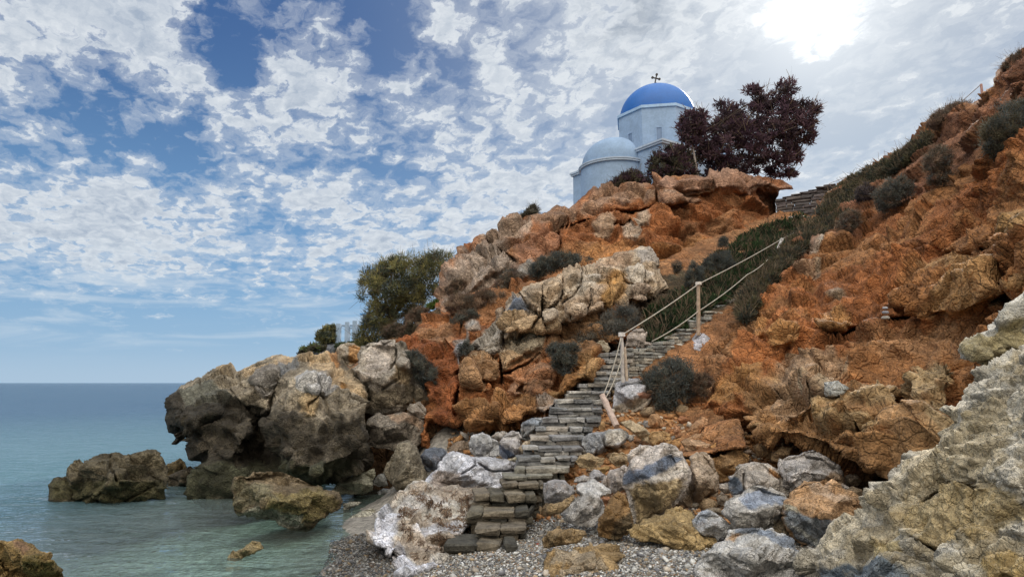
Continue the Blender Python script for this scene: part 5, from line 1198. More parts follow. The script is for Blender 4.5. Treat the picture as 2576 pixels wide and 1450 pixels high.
boulder("two pale stones topping the landing wall, left of the rope post", S(4, [(785, 560), (790, 510), (860, 480), (880, 465), (960, 480), (990, 540), (960, 580), (860, 575)]), 14.9, col=(.42, .35, .25), s=2.6, cell=.22)

# ------------------------------------------------------------------ rope posts
def post(label, top, bot, Y0, Y1, r0, col, lean_cap=True):
    a = at(*top, Y1); b = at(*bot, Y0)
    root = empty("rope_post", tuple(b)); tag(root, label, "post", "wooden posts of the rope handrail")
    n = 9; t = np.linspace(0, 1, n)
    Pn = b + (a - b) * t[:, None] + RNG.normal(0, .004, (n, 3))
    mb = MB(); mb.tube(Pn, r0 * (1 + RNG.normal(0, .05, n)), 10, col); mb.build("shaft", M_WOOD, root)
    return a, b, root
p1t, p1b, r1 = post("pale wooden post with rope, standing on the white mortared boulder", (1564, 842), (1567, 962), 13.45, 13.5, .036, (.46, .42, .39))
cap = MB(); cap.tube([p1t + (0, 0, -.03), p1t + (0, 0, .05)], [.07, .065], 12, (.62, .58, .55)); cap.build("cap", M_WOOD, r1)
sp = at(1571, 872, 13.52); sb = at(1577, 958, 13.5); m_ = MB(); m_.tube([sb, (sb + sp) / 2, sp], .032, 8, (.45, .36, .28)); m_.build("brace", M_WOOD, r1)
p2t, p2b, r2 = post("taller brown post on the white splashed rock, second along the rope", (1757, 714), (1757, 842), 15.6, 15.6, .043, (.40, .30, .22))
cap = MB(); cap.tube([p2t + (0, 0, -.02), p2t + (0, 0, .05)], [.075, .07], 12, (.58, .53, .48)); cap.build("cap", M_WOOD, r2)
p3t, p3b, r3 = post("short whitish post half hidden in scrub at the top of the rope", (1968, 600), (1958, 625), 21.2, 21.2, .05, (.66, .64, .62))
p0t, p0b, r0_ = post("broken post leaning over at the lowest end of the rope", (1515, 992), (1551, 1072), 12.7, 13.1, .06, (.44, .34, .29))
def rope(label, pts, r=.012, sag=.0, col=(.38, .345, .29), name='rope', group="ropes of the handrail"):
    P = []
    for a, b in zip(pts[:-1], pts[1:]):
        t = np.linspace(0, 1, 14, endpoint=False)
        P.append(a + (b - a) * t[:, None] - np.array([0, 0, 1]) * (sag * 4 * t * (1 - t))[:, None])
    P = np.concatenate(P + [np.array([pts[-1]])])
    mb = MB(); mb.tube(P, r, 6, col)
    return tag(mb.build(name, M_WOOD, None, smooth=True, origin=tuple(P[0])), label, "rope", group)
rope("upper handrail rope from the pale post up past the brown post to the scrub", [p1t, p2t, p3t, at(2012, 574, 22.5)], .0125, .03)
rope("lower handrail rope passing halfway down the brown post", [at(1640, 858, 14.6), at(1757, 782, 15.58), at(1880, 690, 17.6), at(1932, 652, 19.5)], .012, .04)
rope("slack rope from the pale post's top down to the broken leaning post", [at(1562, 850, 13.45), p0t + (0, 0, -.05)], .0125, .09)
rope("slack rope from the pale post's middle down to the broken leaning post", [at(1569, 884, 13.42), p0t + (.03, -.02, -.10)], .0125, .10)
pa = at(2468, 212, 19.3); pb = at(2472, 250, 19.2)
mb = MB(); mb.tube([pb - (0, 0, .3), (pa + pb) / 2, pa], .035, 8, (.42, .24, .20)); tag(mb.build("fence_post", M_WOOD, None, origin=tuple(pb)), "thin reddish fence post alone on the right skyline", "fence post")
rope("thin fence line along the skyline of the right slope", [at(2085, 462, 27), at(2170, 425, 26), at(2240, 390, 24.4), at(2330, 330, 22.6), pa], .012, .02, (.45, .44, .43), 'fence_wire', None)

# small cairn on the red slope, coloured pebble on the beach
cz = at(2221, 800, 12.55); root = empty("cairn", tuple(cz)); tag(root, "tiny pile of grey stones balanced on the red slope", "cairn")
for k, (dz, r_, cc) in enumerate(((0.0, .075, (.42, .40, .36)), (.10, .06, (.24, .25, .29)), (.18, .05, (.30, .31, .34)))):
    mb = MB(); V = []; n = 10
    t = np.linspace(0, 2 * np.pi, n, endpoint=False)
    for zz, rr in ((-.45, .6), (-.2, 1), (.2, 1), (.45, .6)): V += [cz + (r_ * rr * math.cos(q) * (1 + .15 * math.sin(3 * q + k)), r_ * rr * math.sin(q) * .8 - .1, dz + zz * r_ * .9) for q in t]
    Fq = [(i * n + j, i * n + (j + 1) % n, (i + 1) * n + (j + 1) % n, (i + 1) * n + j) for i in range(3) for j in range(n)] + [tuple(range(n))[::-1], tuple(range(3 * n, 4 * n))]
    mb.add(V, Fq, cc); mb.build("stone", M_STONE, root)
Yp = ground_hit(1350, 1372); boulder("red pebble with a white base on the shingle right of the lowest step", np.array([(1342, 1374), (1345, 1366), (1356, 1365), (1362, 1372), (1356, 1379), (1347, 1379)], float), Yp, col=(.45, .12, .08), s=1.5, zones=[(np.array([(1340, 1374), (1365, 1373), (1360, 1382), (1345, 1382)], float), (.6, .58, .55), 2)], name='stone', cat='stone', rag=0)

# ------------------------------------------------------------------ terrace on the far headland
def pergola():
    Y = 60.0
    b = at(875, 866, Y); root = empty("pergola", tuple(b)); tag(root, "white pergola with thick square columns on the headland left of the tamarisk", "pergola")
    px = Y / F
    W = (.30, .39, .50)
    for u0, u1, vt, vb in ((846, 857, 822, 868), (868, 878, 818, 868), (887, 898, 815, 868)):
        p = at((u0 + u1) / 2, vb, Y); q = at((u0 + u1) / 2, vt, Y)
        mb = MB(); mb.box((p + q) / 2, np.eye(3), ((u1 - u0) / 2 * px, (u1 - u0) / 2 * px, (q[2] - p[2]) / 2 + .3), W); mb.build("column", M_PAINT, root)
        p2 = p + (0.25, 2.4, 0); mb = MB(); mb.box((p + q) / 2 + (.3, 2.6, -.05), np.eye(3), (.10, .10, (q[2] - p[2]) / 2 + .25), W); mb.build("column", M_PAINT, root)
    a = at(846, 820, Y); c = at(912, 816, Y)
    mb = MB(); mb.box((a + c) / 2 + (0, .4, .02), np.eye(3), ((c[0] - a[0]) / 2, .07, .07), W); mb.build("beam", M_PAINT, root)
    mb = MB(); mb.box((a + c) / 2 + (.3, 2.6, -.02), np.eye(3), ((c[0] - a[0]) / 2, .07, .07), W); mb.build("beam", M_PAINT, root)
    for f in (0.05, .35, .65, .95):
        mb = MB(); mb.box(a + (c - a) * f + (.15, 1.5, .14), np.eye(3), (.05, 1.4, .05), W); mb.build("rafter", M_PAINT, root)
    for dz in (-.55, -.95):
        p = at(905, 828, Y); mb = MB(); mb.box((p[0], p[1] + .2, a[2] + dz), np.eye(3), (.5, .03, .04), W); mb.build("rail", M_PAINT, root)
    Yt = 58
    b = at(922, 830, Yt); root = empty("lifeguard_chair", tuple(b)); 
    tag(root, "blue painted frame with a small flat roof, half hidden behind the tamarisk", "kiosk")
    BL = (.10, .28, .58)
    for u in (914, 926):
        p = at(u, 872, Yt); q = at(u, 792, Yt); mb = MB(); mb.box((p + q) / 2, np.eye(3), (.07, .07, (q[2] - p[2]) / 2), BL); mb.build("post", M_PAINT, root)
    q = at(920, 790, Yt); mb = MB(); mb.box(q, np.eye(3), (.42, .4, .06), BL); mb.build("roof", M_PAINT, root)
    q = at(921, 803, Yt); mb = MB(); mb.box(q + (0, .1, 0), np.eye(3), (.19, .05, .30), (.16, .36, .66)); mb.build("panel", M_PAINT, root)
    root.name = "kiosk"
pergola()

# ------------------------------------------------------------------ plants
def sample_poly(poly, n, rng):
    lo, hi = poly.min(0), poly.max(0); out = []
    while sum(len(o) for o in out) < n:
        p = rng.uniform(lo, hi, (n * 2, 2)); out.append(p[inside(poly, p)])
    return np.concatenate(out)[:n]
def leaves(name, poly, Y, depth, n, leaf, asp, cols, clumps=40, cr=14, up=.3, outw=.5, mat=None, parent=None, holes=0.0, seed=1, yfun=None, spread=1.0, lift=0.0, twig=.05):
    """a crown or bush: clumps of small leaf blades in the volume behind an outline"""
    rng = np.random.default_rng(seed)
    poly = np.asarray(poly, float)
    C = sample_poly(poly, clumps, rng); e = edgedist(poly, C); inr = max(e.max(), 1)
    dz = rng.uniform(-1, 1, clumps) * depth * np.sqrt(np.clip(e / inr, .05, 1))
    base = yfun(C) if yfun is not None else np.full(clumps, float(Y))
    W = at(C[:, 0], C[:, 1], base + dz)
    sc = base / F
    if holes: 
        k = fbm(W / (cr * sc.mean() * 2.2), 2, seed) > (-.45 + holes); W = W[k]; sc = sc[k]; base = base[k]
    rad = cr * sc * rng.uniform(.4, 1.0, len(W)) ** 1.5 * 2.0 * spread
    tone = rng.uniform(.65, 1.35, len(W)); ci = rng.integers(0, len(cols), len(W))
    idx = rng.integers(0, len(W), n)
    o = rng.normal(0, 1, (n, 3)); o /= np.linalg.norm(o, axis=1)[:, None]
    r = rng.uniform(0, 1, n) ** .45
    P = W[idx] + o * (r * rad[idx])[:, None] * (1, 1, .8) + (0, 0, lift)
    d = o * outw + np.array([0, 0, up]) + rng.normal(0, .55, (n, 3)); d /= np.linalg.norm(d, axis=1)[:, None]
    s = np.cross(d, rng.normal(0, 1, (n, 3))); s /= np.linalg.norm(s, axis=1)[:, None]
    L = leaf * rng.uniform(.55, 1.4, n); wd = L / asp
    tw = rng.uniform(0, 1, n) < twig
    L = np.where(tw, L * 3.2, L); wd = np.where(tw, wd * .45, wd); d = np.where(tw[:, None], o * .8 + np.array([0, 0, .45]) + .35 * d, d); d /= np.linalg.norm(d, axis=1)[:, None]
    V = np.stack([P - s * (wd / 2)[:, None], P + s * (wd / 2)[:, None], P + d * L[:, None] + s * (wd * .22)[:, None], P + d * L[:, None] - s * (wd * .22)[:, None]], 1).reshape(-1, 3)
    c = np.array(cols)[ci[idx]] * (tone[idx] * rng.uniform(.8, 1.2, n))[:, None]
    c = np.where(tw[:, None], np.array([.17, .125, .085]) * rng.uniform(.5, 1.3, (n, 1)), c)
    c = np.repeat(c, 4, 0)
    Fq = np.arange(n * 4).reshape(n, 4)
    org = np.array([V[:, 0].mean(), V[:, 1].mean(), V[:, 2].min()])
    return mesh_obj(name, V, Fq, mat or M_LEAF, parent, np.clip(c, 0, 1), False, None if parent else org)
def branches(mb, base, tips, r0, col, wob=.12, n=7, r1=.25):
    for t in tips:
        t = np.asarray(t, float); L = np.linalg.norm(t - base); s = np.linspace(0, 1, n)
        P = base + (t - base) * s[:, None] + np.array([0, 0, 1]) * (np.sin(s * np.pi) * L * .06)[:, None]
        P[1:] += np.cumsum(RNG.normal(0, wob * L / n * .5, (n - 1, 3)), 0) * .6
        mb.tube(P, np.linspace(r0, r0 * r1, n), 6, col)
def tree(name, label, poly, Y, depth, base, fork, limbs, r, crown, cat='tree', bark=(.075, .055, .045), group=None):
    b = at(*base, Y); root = empty(name, tuple(b)); tag(root, label, cat, group)
    mb = MB(); f = at(*fork, Y); branches(mb, b - (0, 0, .3), [f], r, bark, .08, 8, .7); mb.build("trunk", M_WOOD, root)
    tips = [at(u, v, Y + RNG.uniform(-1, 1) * depth * .6) for u, v in limbs]
    mb = MB(); branches(mb, f, tips, r * .65, bark, .16, 9, .2)
    for t in tips:      # twigs
        m = f + (t - f) * .6; branches(mb, m, [m + (t - f) * .25 + RNG.normal(0, .16, 3) * np.linalg.norm(t - f) * .6 for _ in range(2)], r * .28, bark, .2, 6, .2)
    mb.build("limbs", M_WOOD, root)
    leaves("crown", poly, Y, depth, parent=root, **crown)
    return root
D6 = lambda p: Q('d6', p)
CED = ((.075, .045, .060), (.09, .055, .068), (.055, .040, .046), (.115, .072, .084))
tree("cedar_tree", "big dark wind-swept cedar beside the chapel, leaning to the right", D6([(1330, 840), (1345, 700), (1300, 600), (1400, 540), (1450, 500), (1540, 470), (1520, 330), (1570, 350), (1590, 290), (1700, 310), (1770, 290), (1760, 200), (1810, 180), (1900, 235), (2000, 215), (2050, 130), (2090, 160), (2150, 130), (2180, 230), (2130, 300), (2200, 330), (2320, 320), (2370, 390), (2330, 440), (2350, 520), (2320, 640), (2200, 690), (2220, 800), (2140, 860), (2180, 940), (2000, 935), (1900, 905), (1700, 925), (1500, 955), (1380, 950), (1440, 860)]),
     30.3, 1.5, (1640, 462), (1665, 425), D6([(1500, 560), (1600, 420), (1800, 320), (2050, 200), (2250, 400), (2250, 620), (2000, 500), (2100, 820), (1850, 800), (1700, 600), (1450, 760)]), .085,
     dict(n=30000, leaf=.15, asp=2.8, cols=CED, clumps=760, cr=9, up=.35, outw=.7, holes=.22, seed=5))
tree("cedar_tree", "slim young cedar in front of the drum, bare pale stem below its crown", D6([(1180, 520), (1230, 440), (1275, 390), (1330, 425), (1395, 400), (1420, 440), (1390, 500), (1360, 580), (1340, 660), (1270, 700), (1240, 640), (1210, 560)]),
     29.4, .5, (1756, 438), (1742, 365), D6([(1220, 500), (1280, 430), (1380, 430), (1300, 560)]), .055, dict(n=4200, leaf=.13, asp=2.4, cols=CED, clumps=60, cr=11, up=.4, outw=.7, seed=6), bark=(.36, .31, .28))
def bush(label, poly, Y, depth=None, n=3000, leaf=.07, asp=3.0, cols=None, clumps=None, cr=None, seed=None, name='shrub', group=None, kindcat='shrub', **kw):
    poly = np.asarray(poly, float); sp = math.sqrt(np.ptp(poly[:, 0]) * np.ptp(poly[:, 1]))
    depth = depth if depth is not None else sp * Y / F * .45
    o = leaves(name, poly, Y, depth, n, leaf, asp, cols, clumps or int(24 + sp * 1.8), cr or max(3.5, sp * .085), seed=seed or hash_name(label) % 9999, **kw)
    return tag(o, label, kindcat, group)
GRN = ((.07, .065, .045), (.09, .08, .052), (.055, .055, .042)); GREYB_ = ((.13, .13, .115), (.10, .105, .10), (.17, .15, .12)); BRN = ((.19, .125, .09), (.15, .105, .085), (.23, .16, .11), (.13, .11, .085)); SLT = ((.095, .105, .10), (.075, .085, .082), (.125, .13, .11))
bush("low dark hedge running along the clifftop below the chapel apse", D6([(525, 1065), (600, 1005), (720, 925), (800, 900), (880, 922), (900, 962), (970, 1000), (880, 1030), (760, 1030), (620, 1050)]), 29.0, n=6500, leaf=.10, cols=GRN + CED[:2], asp=2.4, up=.5)
bush("rounded dark bush between the hedge and the slim cedar", D6([(940, 870), (960, 800), (1050, 705), (1120, 670), (1200, 690), (1280, 760), (1340, 850), (1340, 960), (1200, 970), (1000, 990), (930, 940)]), 29.6, n=9000, leaf=.11, cols=GRN + CED[:2], asp=2.4, up=.4, holes=.15)
# tamarisk on the knoll
TAM = ((.12, .12, .06), (.17, .16, .07), (.085, .095, .058), (.23, .20, .08), (.07, .08, .06))
tree("tamarisk_tree", "feathery olive-green tamarisk bushing out left of the pale crag", Q(5, [(820, 680), (840, 600), (830, 520), (870, 440), (860, 370), (960, 300), (1010, 310), (1100, 250), (1200, 180), (1300, 170), (1400, 175), (1480, 185), (1600, 165), (1650, 170), (1760, 140), (1850, 145), (1960, 160), (1900, 260), (1860, 340), (1820, 440), (1800, 580), (1780, 650), (1700, 740), (1560, 800), (1480, 860), (1400, 960), (1300, 1040), (1150, 1120), (1050, 1230), (900, 1290), (780, 1300), (800, 1150), (880, 1050), (930, 950), (930, 850), (880, 750)]),
     27.5, 1.5, (985, 848), (985, 800), Q(5, [(900, 600), (1000, 400), (1200, 280), (1400, 300), (1650, 280), (1800, 260), (1650, 520), (1100, 900)]), .10,
     dict(n=30000, leaf=.15, asp=6.5, cols=TAM, clumps=380, cr=12, up=.35, outw=.9, holes=.06, seed=9))
bush("small olive bush on the headland left of the white pergola", Q(5, [(265, 1200), (300, 1130), (370, 1070), (480, 1040), (530, 1050), (535, 1200), (500, 1260), (330, 1290)]), 60, n=3200, leaf=.22, cols=TAM, asp=3, twig=0)
bush("dark scrub at the tip of the headland", Q(5, [(70, 1400), (80, 1340), (170, 1290), (260, 1270), (320, 1290), (420, 1310), (330, 1360), (200, 1400), (120, 1430)]), 54, n=2200, leaf=.2, cols=GRN + ((.12, .15, .05),), asp=3, twig=0)
bush("dark green bush at the feet of the pergola columns", Q(5, [(500, 1300), (560, 1262), (700, 1255), (760, 1240), (860, 1200), (900, 1260), (760, 1310), (560, 1340)]), 57, n=2600, leaf=.16, cols=((.04, .055, .03), (.06, .075, .03)), asp=3, twig=0, up=.1)
bush("bright green tuft between the tamarisk and the crag", Q(5, [(1670, 800), (1730, 760), (1840, 710), (1900, 705), (1890, 780), (1780, 810), (1690, 830)]), 24, n=1400, leaf=.12, cols=((.10, .16, .03), (.13, .18, .05)), asp=4, up=1.0)
for lab, c, p, Y, n, leaf, cols, kw in [
    ("large dark shrub right of the white mortared boulder", 4, [(1330, 870), (1400, 760), (1520, 690), (1650, 650), (1750, 690), (1810, 780), (1860, 880), (1840, 990), (1750, 1070), (1660, 1190), (1570, 1275), (1480, 1210), (1400, 1130), (1390, 1000), (1345, 930)], 13.6, 15000, .055, SLT, dict(up=.4)),
    ("smaller brown shrub against the large dark one, on the red earth", 4, [(1845, 830), (1930, 795), (2025, 860), (2005, 940), (1930, 1020), (1850, 970)], 13.4, 4500, .05, BRN, {}),
    ("dark hanging shrub above the orange outcrop left of the landing", 4, [(350, 540), (420, 495), (520, 500), (640, 500), (672, 540), (642, 620), (602, 720), (560, 795), (490, 775), (420, 720), (405, 620)], 14.3, 8000, .05, SLT, dict(up=-.1)),
    ("grey thorny scrub under the pale ridge, above the landing", 4, [(660, 430), (760, 370), (900, 280), (960, 200), (1080, 150), (1200, 120), (1265, 165), (1245, 280), (1130, 385), (1080, 480), (960, 470), (860, 485), (740, 545), (690, 570)], 16.2, 13000, .055, GREYB_, dict(up=.3)),
    ("dark mat of thorn bush between the pale ridge and the red crag", 6, [(1235, 820), (1320, 750), (1440, 725), (1600, 745), (1725, 780), (1640, 835), (1480, 860), (1350, 885), (1260, 930), (1215, 910)], 20.6, 11000, .07, SLT, dict(up=.4)),
    ("brown thorn bush in the cleft beside the pale leaning block", 6, [(920, 1010), (1000, 900), (1080, 845), (1115, 900), (1102, 955), (1000, 1045), (900, 1095), (855, 1065)], 20.2, 8000, .07, BRN + GREYB_, dict(up=.4)),
    ("wide mat of brown heath left of the pale ridge", 6, [(500, 1140), (600, 1080), (720, 1065), (880, 1035), (910, 1090), (980, 1060), (1000, 1100), (900, 1150), (800, 1170), (680, 1215), (560, 1220)], 19.4, 10000, .07, BRN, dict(up=.5)),
    ("brown cushion shrub just below the wide heath", 6, [(555, 1300), (640, 1215), (740, 1195), (795, 1240), (705, 1295), (620, 1320)], 18.2, 5000, .06, BRN + SLT, dict(up=.5)),
    ("reddish thorn bush under the crag, right of the tamarisk", 6, [(520, 1020), (600, 955), (680, 965), (695, 1010), (620, 1065), (535, 1070)], 21.2, 4500, .07, BRN, dict(up=.5)),
    ("round brown shrub on the bare shoulder below the tamarisk", 5, [(1395, 960), (1480, 855), (1600, 815), (1705, 850), (1655, 935), (1540, 985), (1420, 1000)], 22.5, 5000, .08, BRN, dict(up=.5)),
    ("dark round shrub above the tall upright block", 5, [(1320, 1100), (1380, 1010), (1480, 985), (1565, 1050), (1565, 1155), (1450, 1210), (1335, 1210)], 18.6, 6000, .06, BRN + GRN, dict(up=.5)),
    ("brown shrub left of the dark round one above the tall block", 5, [(1105, 1170), (1180, 1060), (1300, 1025), (1375, 1070), (1335, 1160), (1200, 1215)], 20, 5000, .07, BRN + GRN, dict(up=.5)),
    ("dense dark shrub growing down the red cliff right of the tall block", 1, [(2300, 180), (2400, 180), (2480, 240), (2575, 330), (2570, 460), (2480, 490), (2400, 400), (2350, 300)], 15.9, 9000, .05, SLT, dict(up=.2)),
    ("little dark tuft growing on the pale pillar of the red cliff", 'd2', [(955, 730), (1010, 690), (1045, 740), (1005, 785), (965, 780)], 15.6, 1800, .045, SLT, {}),
    ("small bush on the skyline of the crag left of the chapel", 6, [(1100, 440), (1160, 400), (1210, 350), (1250, 325), (1295, 365), (1300, 412), (1200, 418), (1120, 445)], 25.9, 2600, .09, ((.09, .085, .065), (.14, .13, .10), (.06, .06, .045)), dict(up=.5)),
    ("biggest dark shrub on the right slope, near the frame's right edge", 7, [(1440, 580), (1480, 465), (1560, 395), (1680, 375), (1760, 420), (1720, 500), (1650, 610), (1560, 710), (1500, 730), (1455, 650)], 14.6, 14000, .065, GRN + SLT, dict(up=.3)),
    ("grey-brown shrub in the middle of the right slope", 7, [(1105, 690), (1150, 640), (1240, 655), (1248, 780), (1212, 865), (1120, 875), (1085, 790)], 17.6, 6500, .07, GREYB_ + BRN, {}),
    ("dark rounded shrub where the scrub strip meets the red slope", 7, [(795, 910), (870, 845), (960, 830), (1015, 870), (1005, 945), (920, 1005), (830, 1025), (795, 965)], 19.2, 8000, .07, SLT + GREYB_, {}),
    ("brown bush on the skyline below the lone fence post", 7, [(1095, 530), (1160, 440), (1280, 385), (1365, 385), (1345, 430), (1260, 490), (1150, 540)], 20.6, 6000, .08, BRN, dict(up=.6)),
    ("grey bush on the lower edge of the scrub strip", 7, [(555, 1110), (600, 1045), (690, 1035), (700, 1100), (645, 1165), (580, 1165)], 19.6, 4200, .07, GREYB_ + BRN, {}),
    ("purplish thorn bush inside the scrub strip, above the dark rounded one", 7, [(675, 910), (740, 865), (805, 900), (785, 965), (700, 985)], 21.8, 3000, .08, ((.095, .08, .085), (.07, .065, .07)), {}),
    ("dry bush on the skyline midway along the right slope", 7, [(955, 660), (1060, 595), (1125, 560), (1105, 625), (1000, 670)], 22.4, 3600, .08, BRN + GREYB_, dict(up=.6)),
    ("dry grass and thorn on the topmost skyline at the right", 7, [(1540, 180), (1640, 85), (1700, 70), (1700, 170), (1600, 215)], 17.6, 3600, .08, BRN, dict(up=.8)),
    ("little round shrub on the orange earth at the top of the green strip", 'd5', [(495, 400), (525, 360), (565, 390), (535, 430), (505, 425)], 22.6, 1500, .06, SLT, {}),
    ("dark spiny shrub at the left end of the green strip", 'd5', [(290, 610), (330, 515), (390, 550), (405, 620), (345, 690), (295, 670)], 19.3, 5000, .06, SLT, {}),
    ("dusky shrub on the upper edge of the green strip", 'd5', [(395, 530), (470, 465), (560, 445), (600, 530), (520, 575), (420, 605)], 20.4, 6000, .06, SLT, {}),
    ("small shrub on the orange earth left of the spiny one", 'd5', [(200, 550), (240, 505), (262, 560), (225, 595)], 20.8, 1500, .06, SLT + BRN, {}),
    ]:
    bush(lab, Q(c, p), Y, n=int(n * 1.5), leaf=leaf * .95, cols=cols, group=None, asp=5.5, **dict(dict(holes=.2, twig=.09), **kw))
# ground cover and scrub: masses nobody could count
YG = rbf(YRG); Y4f = rbf(YR4)
gc = np.array([(1612, 838), (1640, 775), (1700, 745), (1755, 690), (1830, 622), (1900, 582), (1960, 560), (2012, 545), (2020, 575), (1990, 622), (1930, 662), (1880, 712), (1842, 742), (1800, 765), (1740, 805), (1690, 840), (1650, 866), (1625, 862)], float)
o = leaves("ground_cover", gc, 0, .25, 52000, .10, 2.2, ((.034, .055, .026), (.046, .072, .032), (.026, .042, .022), (.05, .06, .036), (.030, .036, .024)), 520, 11, .8, .5, seed=31, holes=.1, yfun=lambda p: YG(p) - .35); tag(o, kind='stuff')
sc = np.array([(1858, 775), (1880, 722), (1950, 645), (2000, 590), (2050, 545), (2085, 495), (2120, 458), (2170, 432), (2230, 402), (2290, 372), (2330, 338), (2345, 350), (2290, 405), (2230, 445), (2190, 490), (2140, 530), (2100, 580), (2040, 605), (2005, 640), (1965, 682), (1915, 735), (1885, 800), (1862, 805)], float)
o = leaves("scrub", sc, 0, .3, 60000, .10, 3.2, ((.085, .08, .045), (.065, .068, .048), (.11, .095, .058), (.055, .06, .05), (.13, .11, .075)), 700, 8, .6, .6, seed=32, yfun=lambda p: Y4f(p) - .95); tag(o, kind='stuff')
# ------------------------------------------------------------------ shingle and rubble
def scatter(name, n, area, rad, flat, pal, seed, zfun, mat, sink=.25, sides=1):
    rng = np.random.default_rng(seed)
    x, y = area(n, rng); n = len(x)
    t = (1 + 5 ** .5) / 2
    ico = np.array([(-1, t, 0), (1, t, 0), (-1, -t, 0), (1, -t, 0), (0, -1, t), (0, 1, t), (0, -1, -t), (0, 1, -t), (t, 0, -1), (t, 0, 1), (-t, 0, -1), (-t, 0, 1)]) / math.hypot(1, t)
    fi = np.array([(0, 11, 5), (0, 5, 1), (0, 1, 7), (0, 7, 10), (0, 10, 11), (1, 5, 9), (5, 11, 4), (11, 10, 2), (10, 7, 6), (7, 1, 8), (3, 9, 4), (3, 4, 2), (3, 2, 6), (3, 6, 8), (3, 8, 9), (4, 9, 5), (2, 4, 11), (6, 2, 10), (8, 6, 7), (9, 8, 1)])
    r = rad(n, rng)
    a = rng.uniform(0, 2 * np.pi, n)
    sc_ = np.stack([r * rng.uniform(.8, 1.5, n), r * rng.uniform(.7, 1.1, n), r * rng.uniform(flat[0], flat[1], n)], -1)
    V = ico[None] * sc_[:, None] * (1 + rng.normal(0, .13, (n, 12, 1)))
    tl = rng.normal(0, .3, (n, 2))
    c, s = np.cos(a)[:, None], np.sin(a)[:, None]
    X = V[..., 0] * c - V[..., 1] * s; Y = V[..., 0] * s + V[..., 1] * c; Z = V[..., 2] + X * tl[:, :1] + Y * tl[:, 1:]
    z = zfun(x, y) + sc_[:, 2] * (1 - sink)
    P = np.stack([X + x[:, None], Y + y[:, None], Z + z[:, None]], -1).reshape(-1, 3)
    Fi = (fi[None] + (np.arange(n) * 12)[:, None, None]).reshape(-1, 3)
    pal = np.array(pal); cc = pal[rng.integers(0, len(pal), n)] * rng.uniform(.7, 1.3, (n, 1))
    if name in ('shingle', 'cobbles'): cc = cc * (.42 + .58 * sstep(ground_z(x, y), .03, .12))[:, None]     # wet along the water's edge
    o = mesh_obj(name, P, Fi, mat, None, np.clip(np.repeat(cc, 12, 0), 0, .9), sides == 1)
    tag(o, kind='stuff'); return o
def gz(x, y):
    P = np.stack([x, y, 0 * x], -1)
    return ground_z(x, y) + .05 * fbm(P * 1.1, 4, 3) + .012 * fbm(P * 9, 2, 4)
M_PEB = plain_mat("pebble_stone", .22, 30, .003, .7)
def beach(n, rng):
    y = 6.4 + 4.4 * rng.uniform(0, 1, n) ** 1.25; x = rng.uniform(-2.75, 3.6, n)
    k = (ground_z(x, y) > -.05) & (y < 10.9 - .25 * np.clip(x - .6, 0, 3)); return x[k], y[k]
scatter("shingle", 84000, beach, lambda n, g: .007 + .013 * g.uniform(0, 1, n) ** 2.4, (.45, .75), ((.36, .35, .33), (.27, .265, .245), (.20, .195, .185), (.13, .13, .135), (.075, .08, .09), (.22, .19, .145), (.17, .135, .10), (.50, .49, .47), (.24, .16, .10), (.10, .095, .088), (.15, .15, .15), (.56, .55, .53)), 51, gz, M_PEB)
scatter("cobbles", 900, beach, lambda n, g: .020 + .024 * g.uniform(0, 1, n) ** 2, (.5, .8), ((.46, .45, .42), (.28, .27, .26), (.32, .24, .15), (.16, .16, .17), (.38, .33, .27)), 52, gz, M_PEB)
def bank(n, rng):
    x = rng.uniform(-1.6, 6.0, n); y = rng.uniform(9.4, 15.2, n)
    k = (y > 10.6 - .3 * np.clip(x - .5, 0, 3) - .35 * rng.uniform(0, 1, n)) & (x > -1.3 + .0 * y); return x[k], y[k]
scatter("rubble", 9000, bank, lambda n, g: .015 + .05 * g.uniform(0, 1, n) ** 3, (.5, .9), ((.36, .19, .085), (.30, .14, .06), (.40, .26, .15), (.38, .33, .27), (.24, .165, .10), (.32, .165, .07)), 53, gz, M_STONE, sides=0)
scatter("rubble", 420, bank, lambda n, g: .06 + .09 * g.uniform(0, 1, n) ** 2, (.55, .9), ((.46, .25, .11), (.40, .20, .085), (.50, .36, .22), (.46, .42, .37), (.34, .25, .16)), 54, gz, M_ROCK, sides=0)

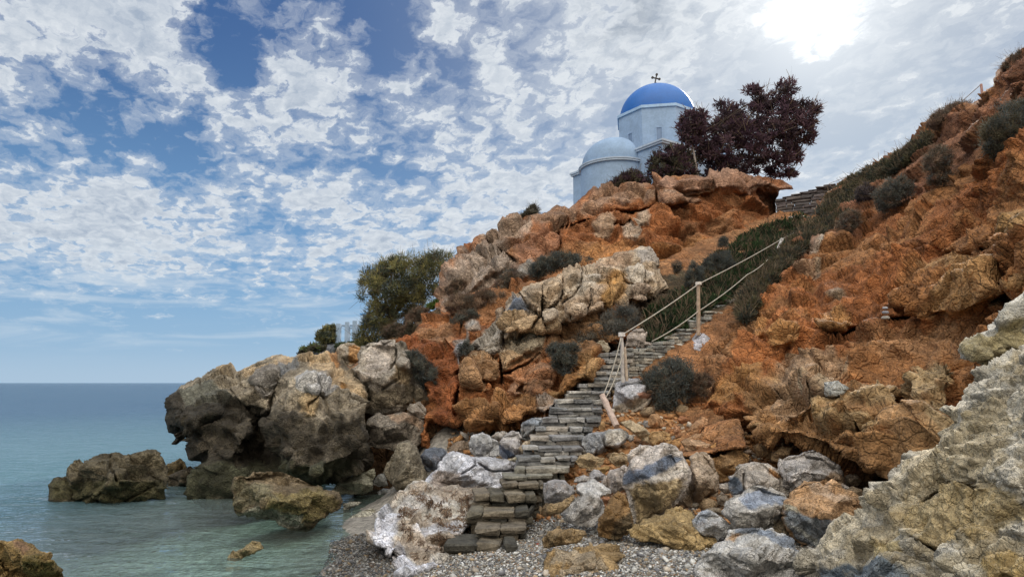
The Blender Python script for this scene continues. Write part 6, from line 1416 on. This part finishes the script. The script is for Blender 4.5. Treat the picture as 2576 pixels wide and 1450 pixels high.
# dry weed and twigs washed up on the white-capped rock
from mathutils.bvhtree import BVHTree
def debris(name, obs, poly, n, seed, cols):
    rng = np.random.default_rng(seed)
    V = []; Fq = []; k = 0
    for o in obs:
        me = o.data; co = np.zeros(len(me.vertices) * 3); me.vertices.foreach_get('co', co); co = co.reshape(-1, 3) + np.array(o.location)
        Fq += [tuple(i + k for i in p.vertices) for p in me.polygons]; V.append(co); k += len(co)
    bv = BVHTree.FromPolygons([tuple(v) for v in np.concatenate(V)], Fq)
    pts = sample_poly(np.asarray(poly, float), n, rng)
    keep = fbm(np.stack([pts[:, 0] / 22, pts[:, 1] / 12, 0 * pts[:, 0]], -1), 3, seed) > .10
    mb = []; C = []
    for u, v in pts[keep]:
        a, b = ray(u, v); dr = Vector((float(a), 1, float(b))).normalized()
        h, nn, _, _ = bv.ray_cast(Vector((0, 0, CAM_Z)), dr)
        if h is None: continue
        h = np.array(h); nn = np.array(nn)
        t_ = np.cross(nn, rng.normal(0, 1, 3)); t_ /= np.linalg.norm(t_) + 1e-9; t_ = t_ + nn * rng.uniform(-.1, .35)
        s = np.cross(t_, nn); L = rng.uniform(.03, .13); w = rng.uniform(.003, .008); p = h + nn * rng.uniform(.003, .02)
        mb.append([p - t_ * L / 2 - s * w, p - t_ * L / 2 + s * w, p + t_ * L / 2 + s * w * .5 + nn * .01, p + t_ * L / 2 - s * w * .5 + nn * .01])
        C.append(np.array(cols[rng.integers(len(cols))]) * rng.uniform(.6, 1.3))
    V = np.array(mb).reshape(-1, 3); n = len(mb)
    o = mesh_obj(name, V, np.arange(n * 4).reshape(n, 4), M_LEAF, None, np.repeat(np.array(C), 4, 0), False, V.mean(0)); tag(o, kind='stuff')
debris("dry_seaweed", [WHITECAP], Q('d3', [(330, 860), (480, 760), (640, 800), (880, 830), (860, 980), (800, 1080), (700, 1180), (660, 1270), (420, 1330), (380, 1200), (300, 1040), (240, 960)]), 2600, 61, ((.15, .10, .07), (.20, .14, .10), (.10, .07, .055), (.27, .20, .14)))
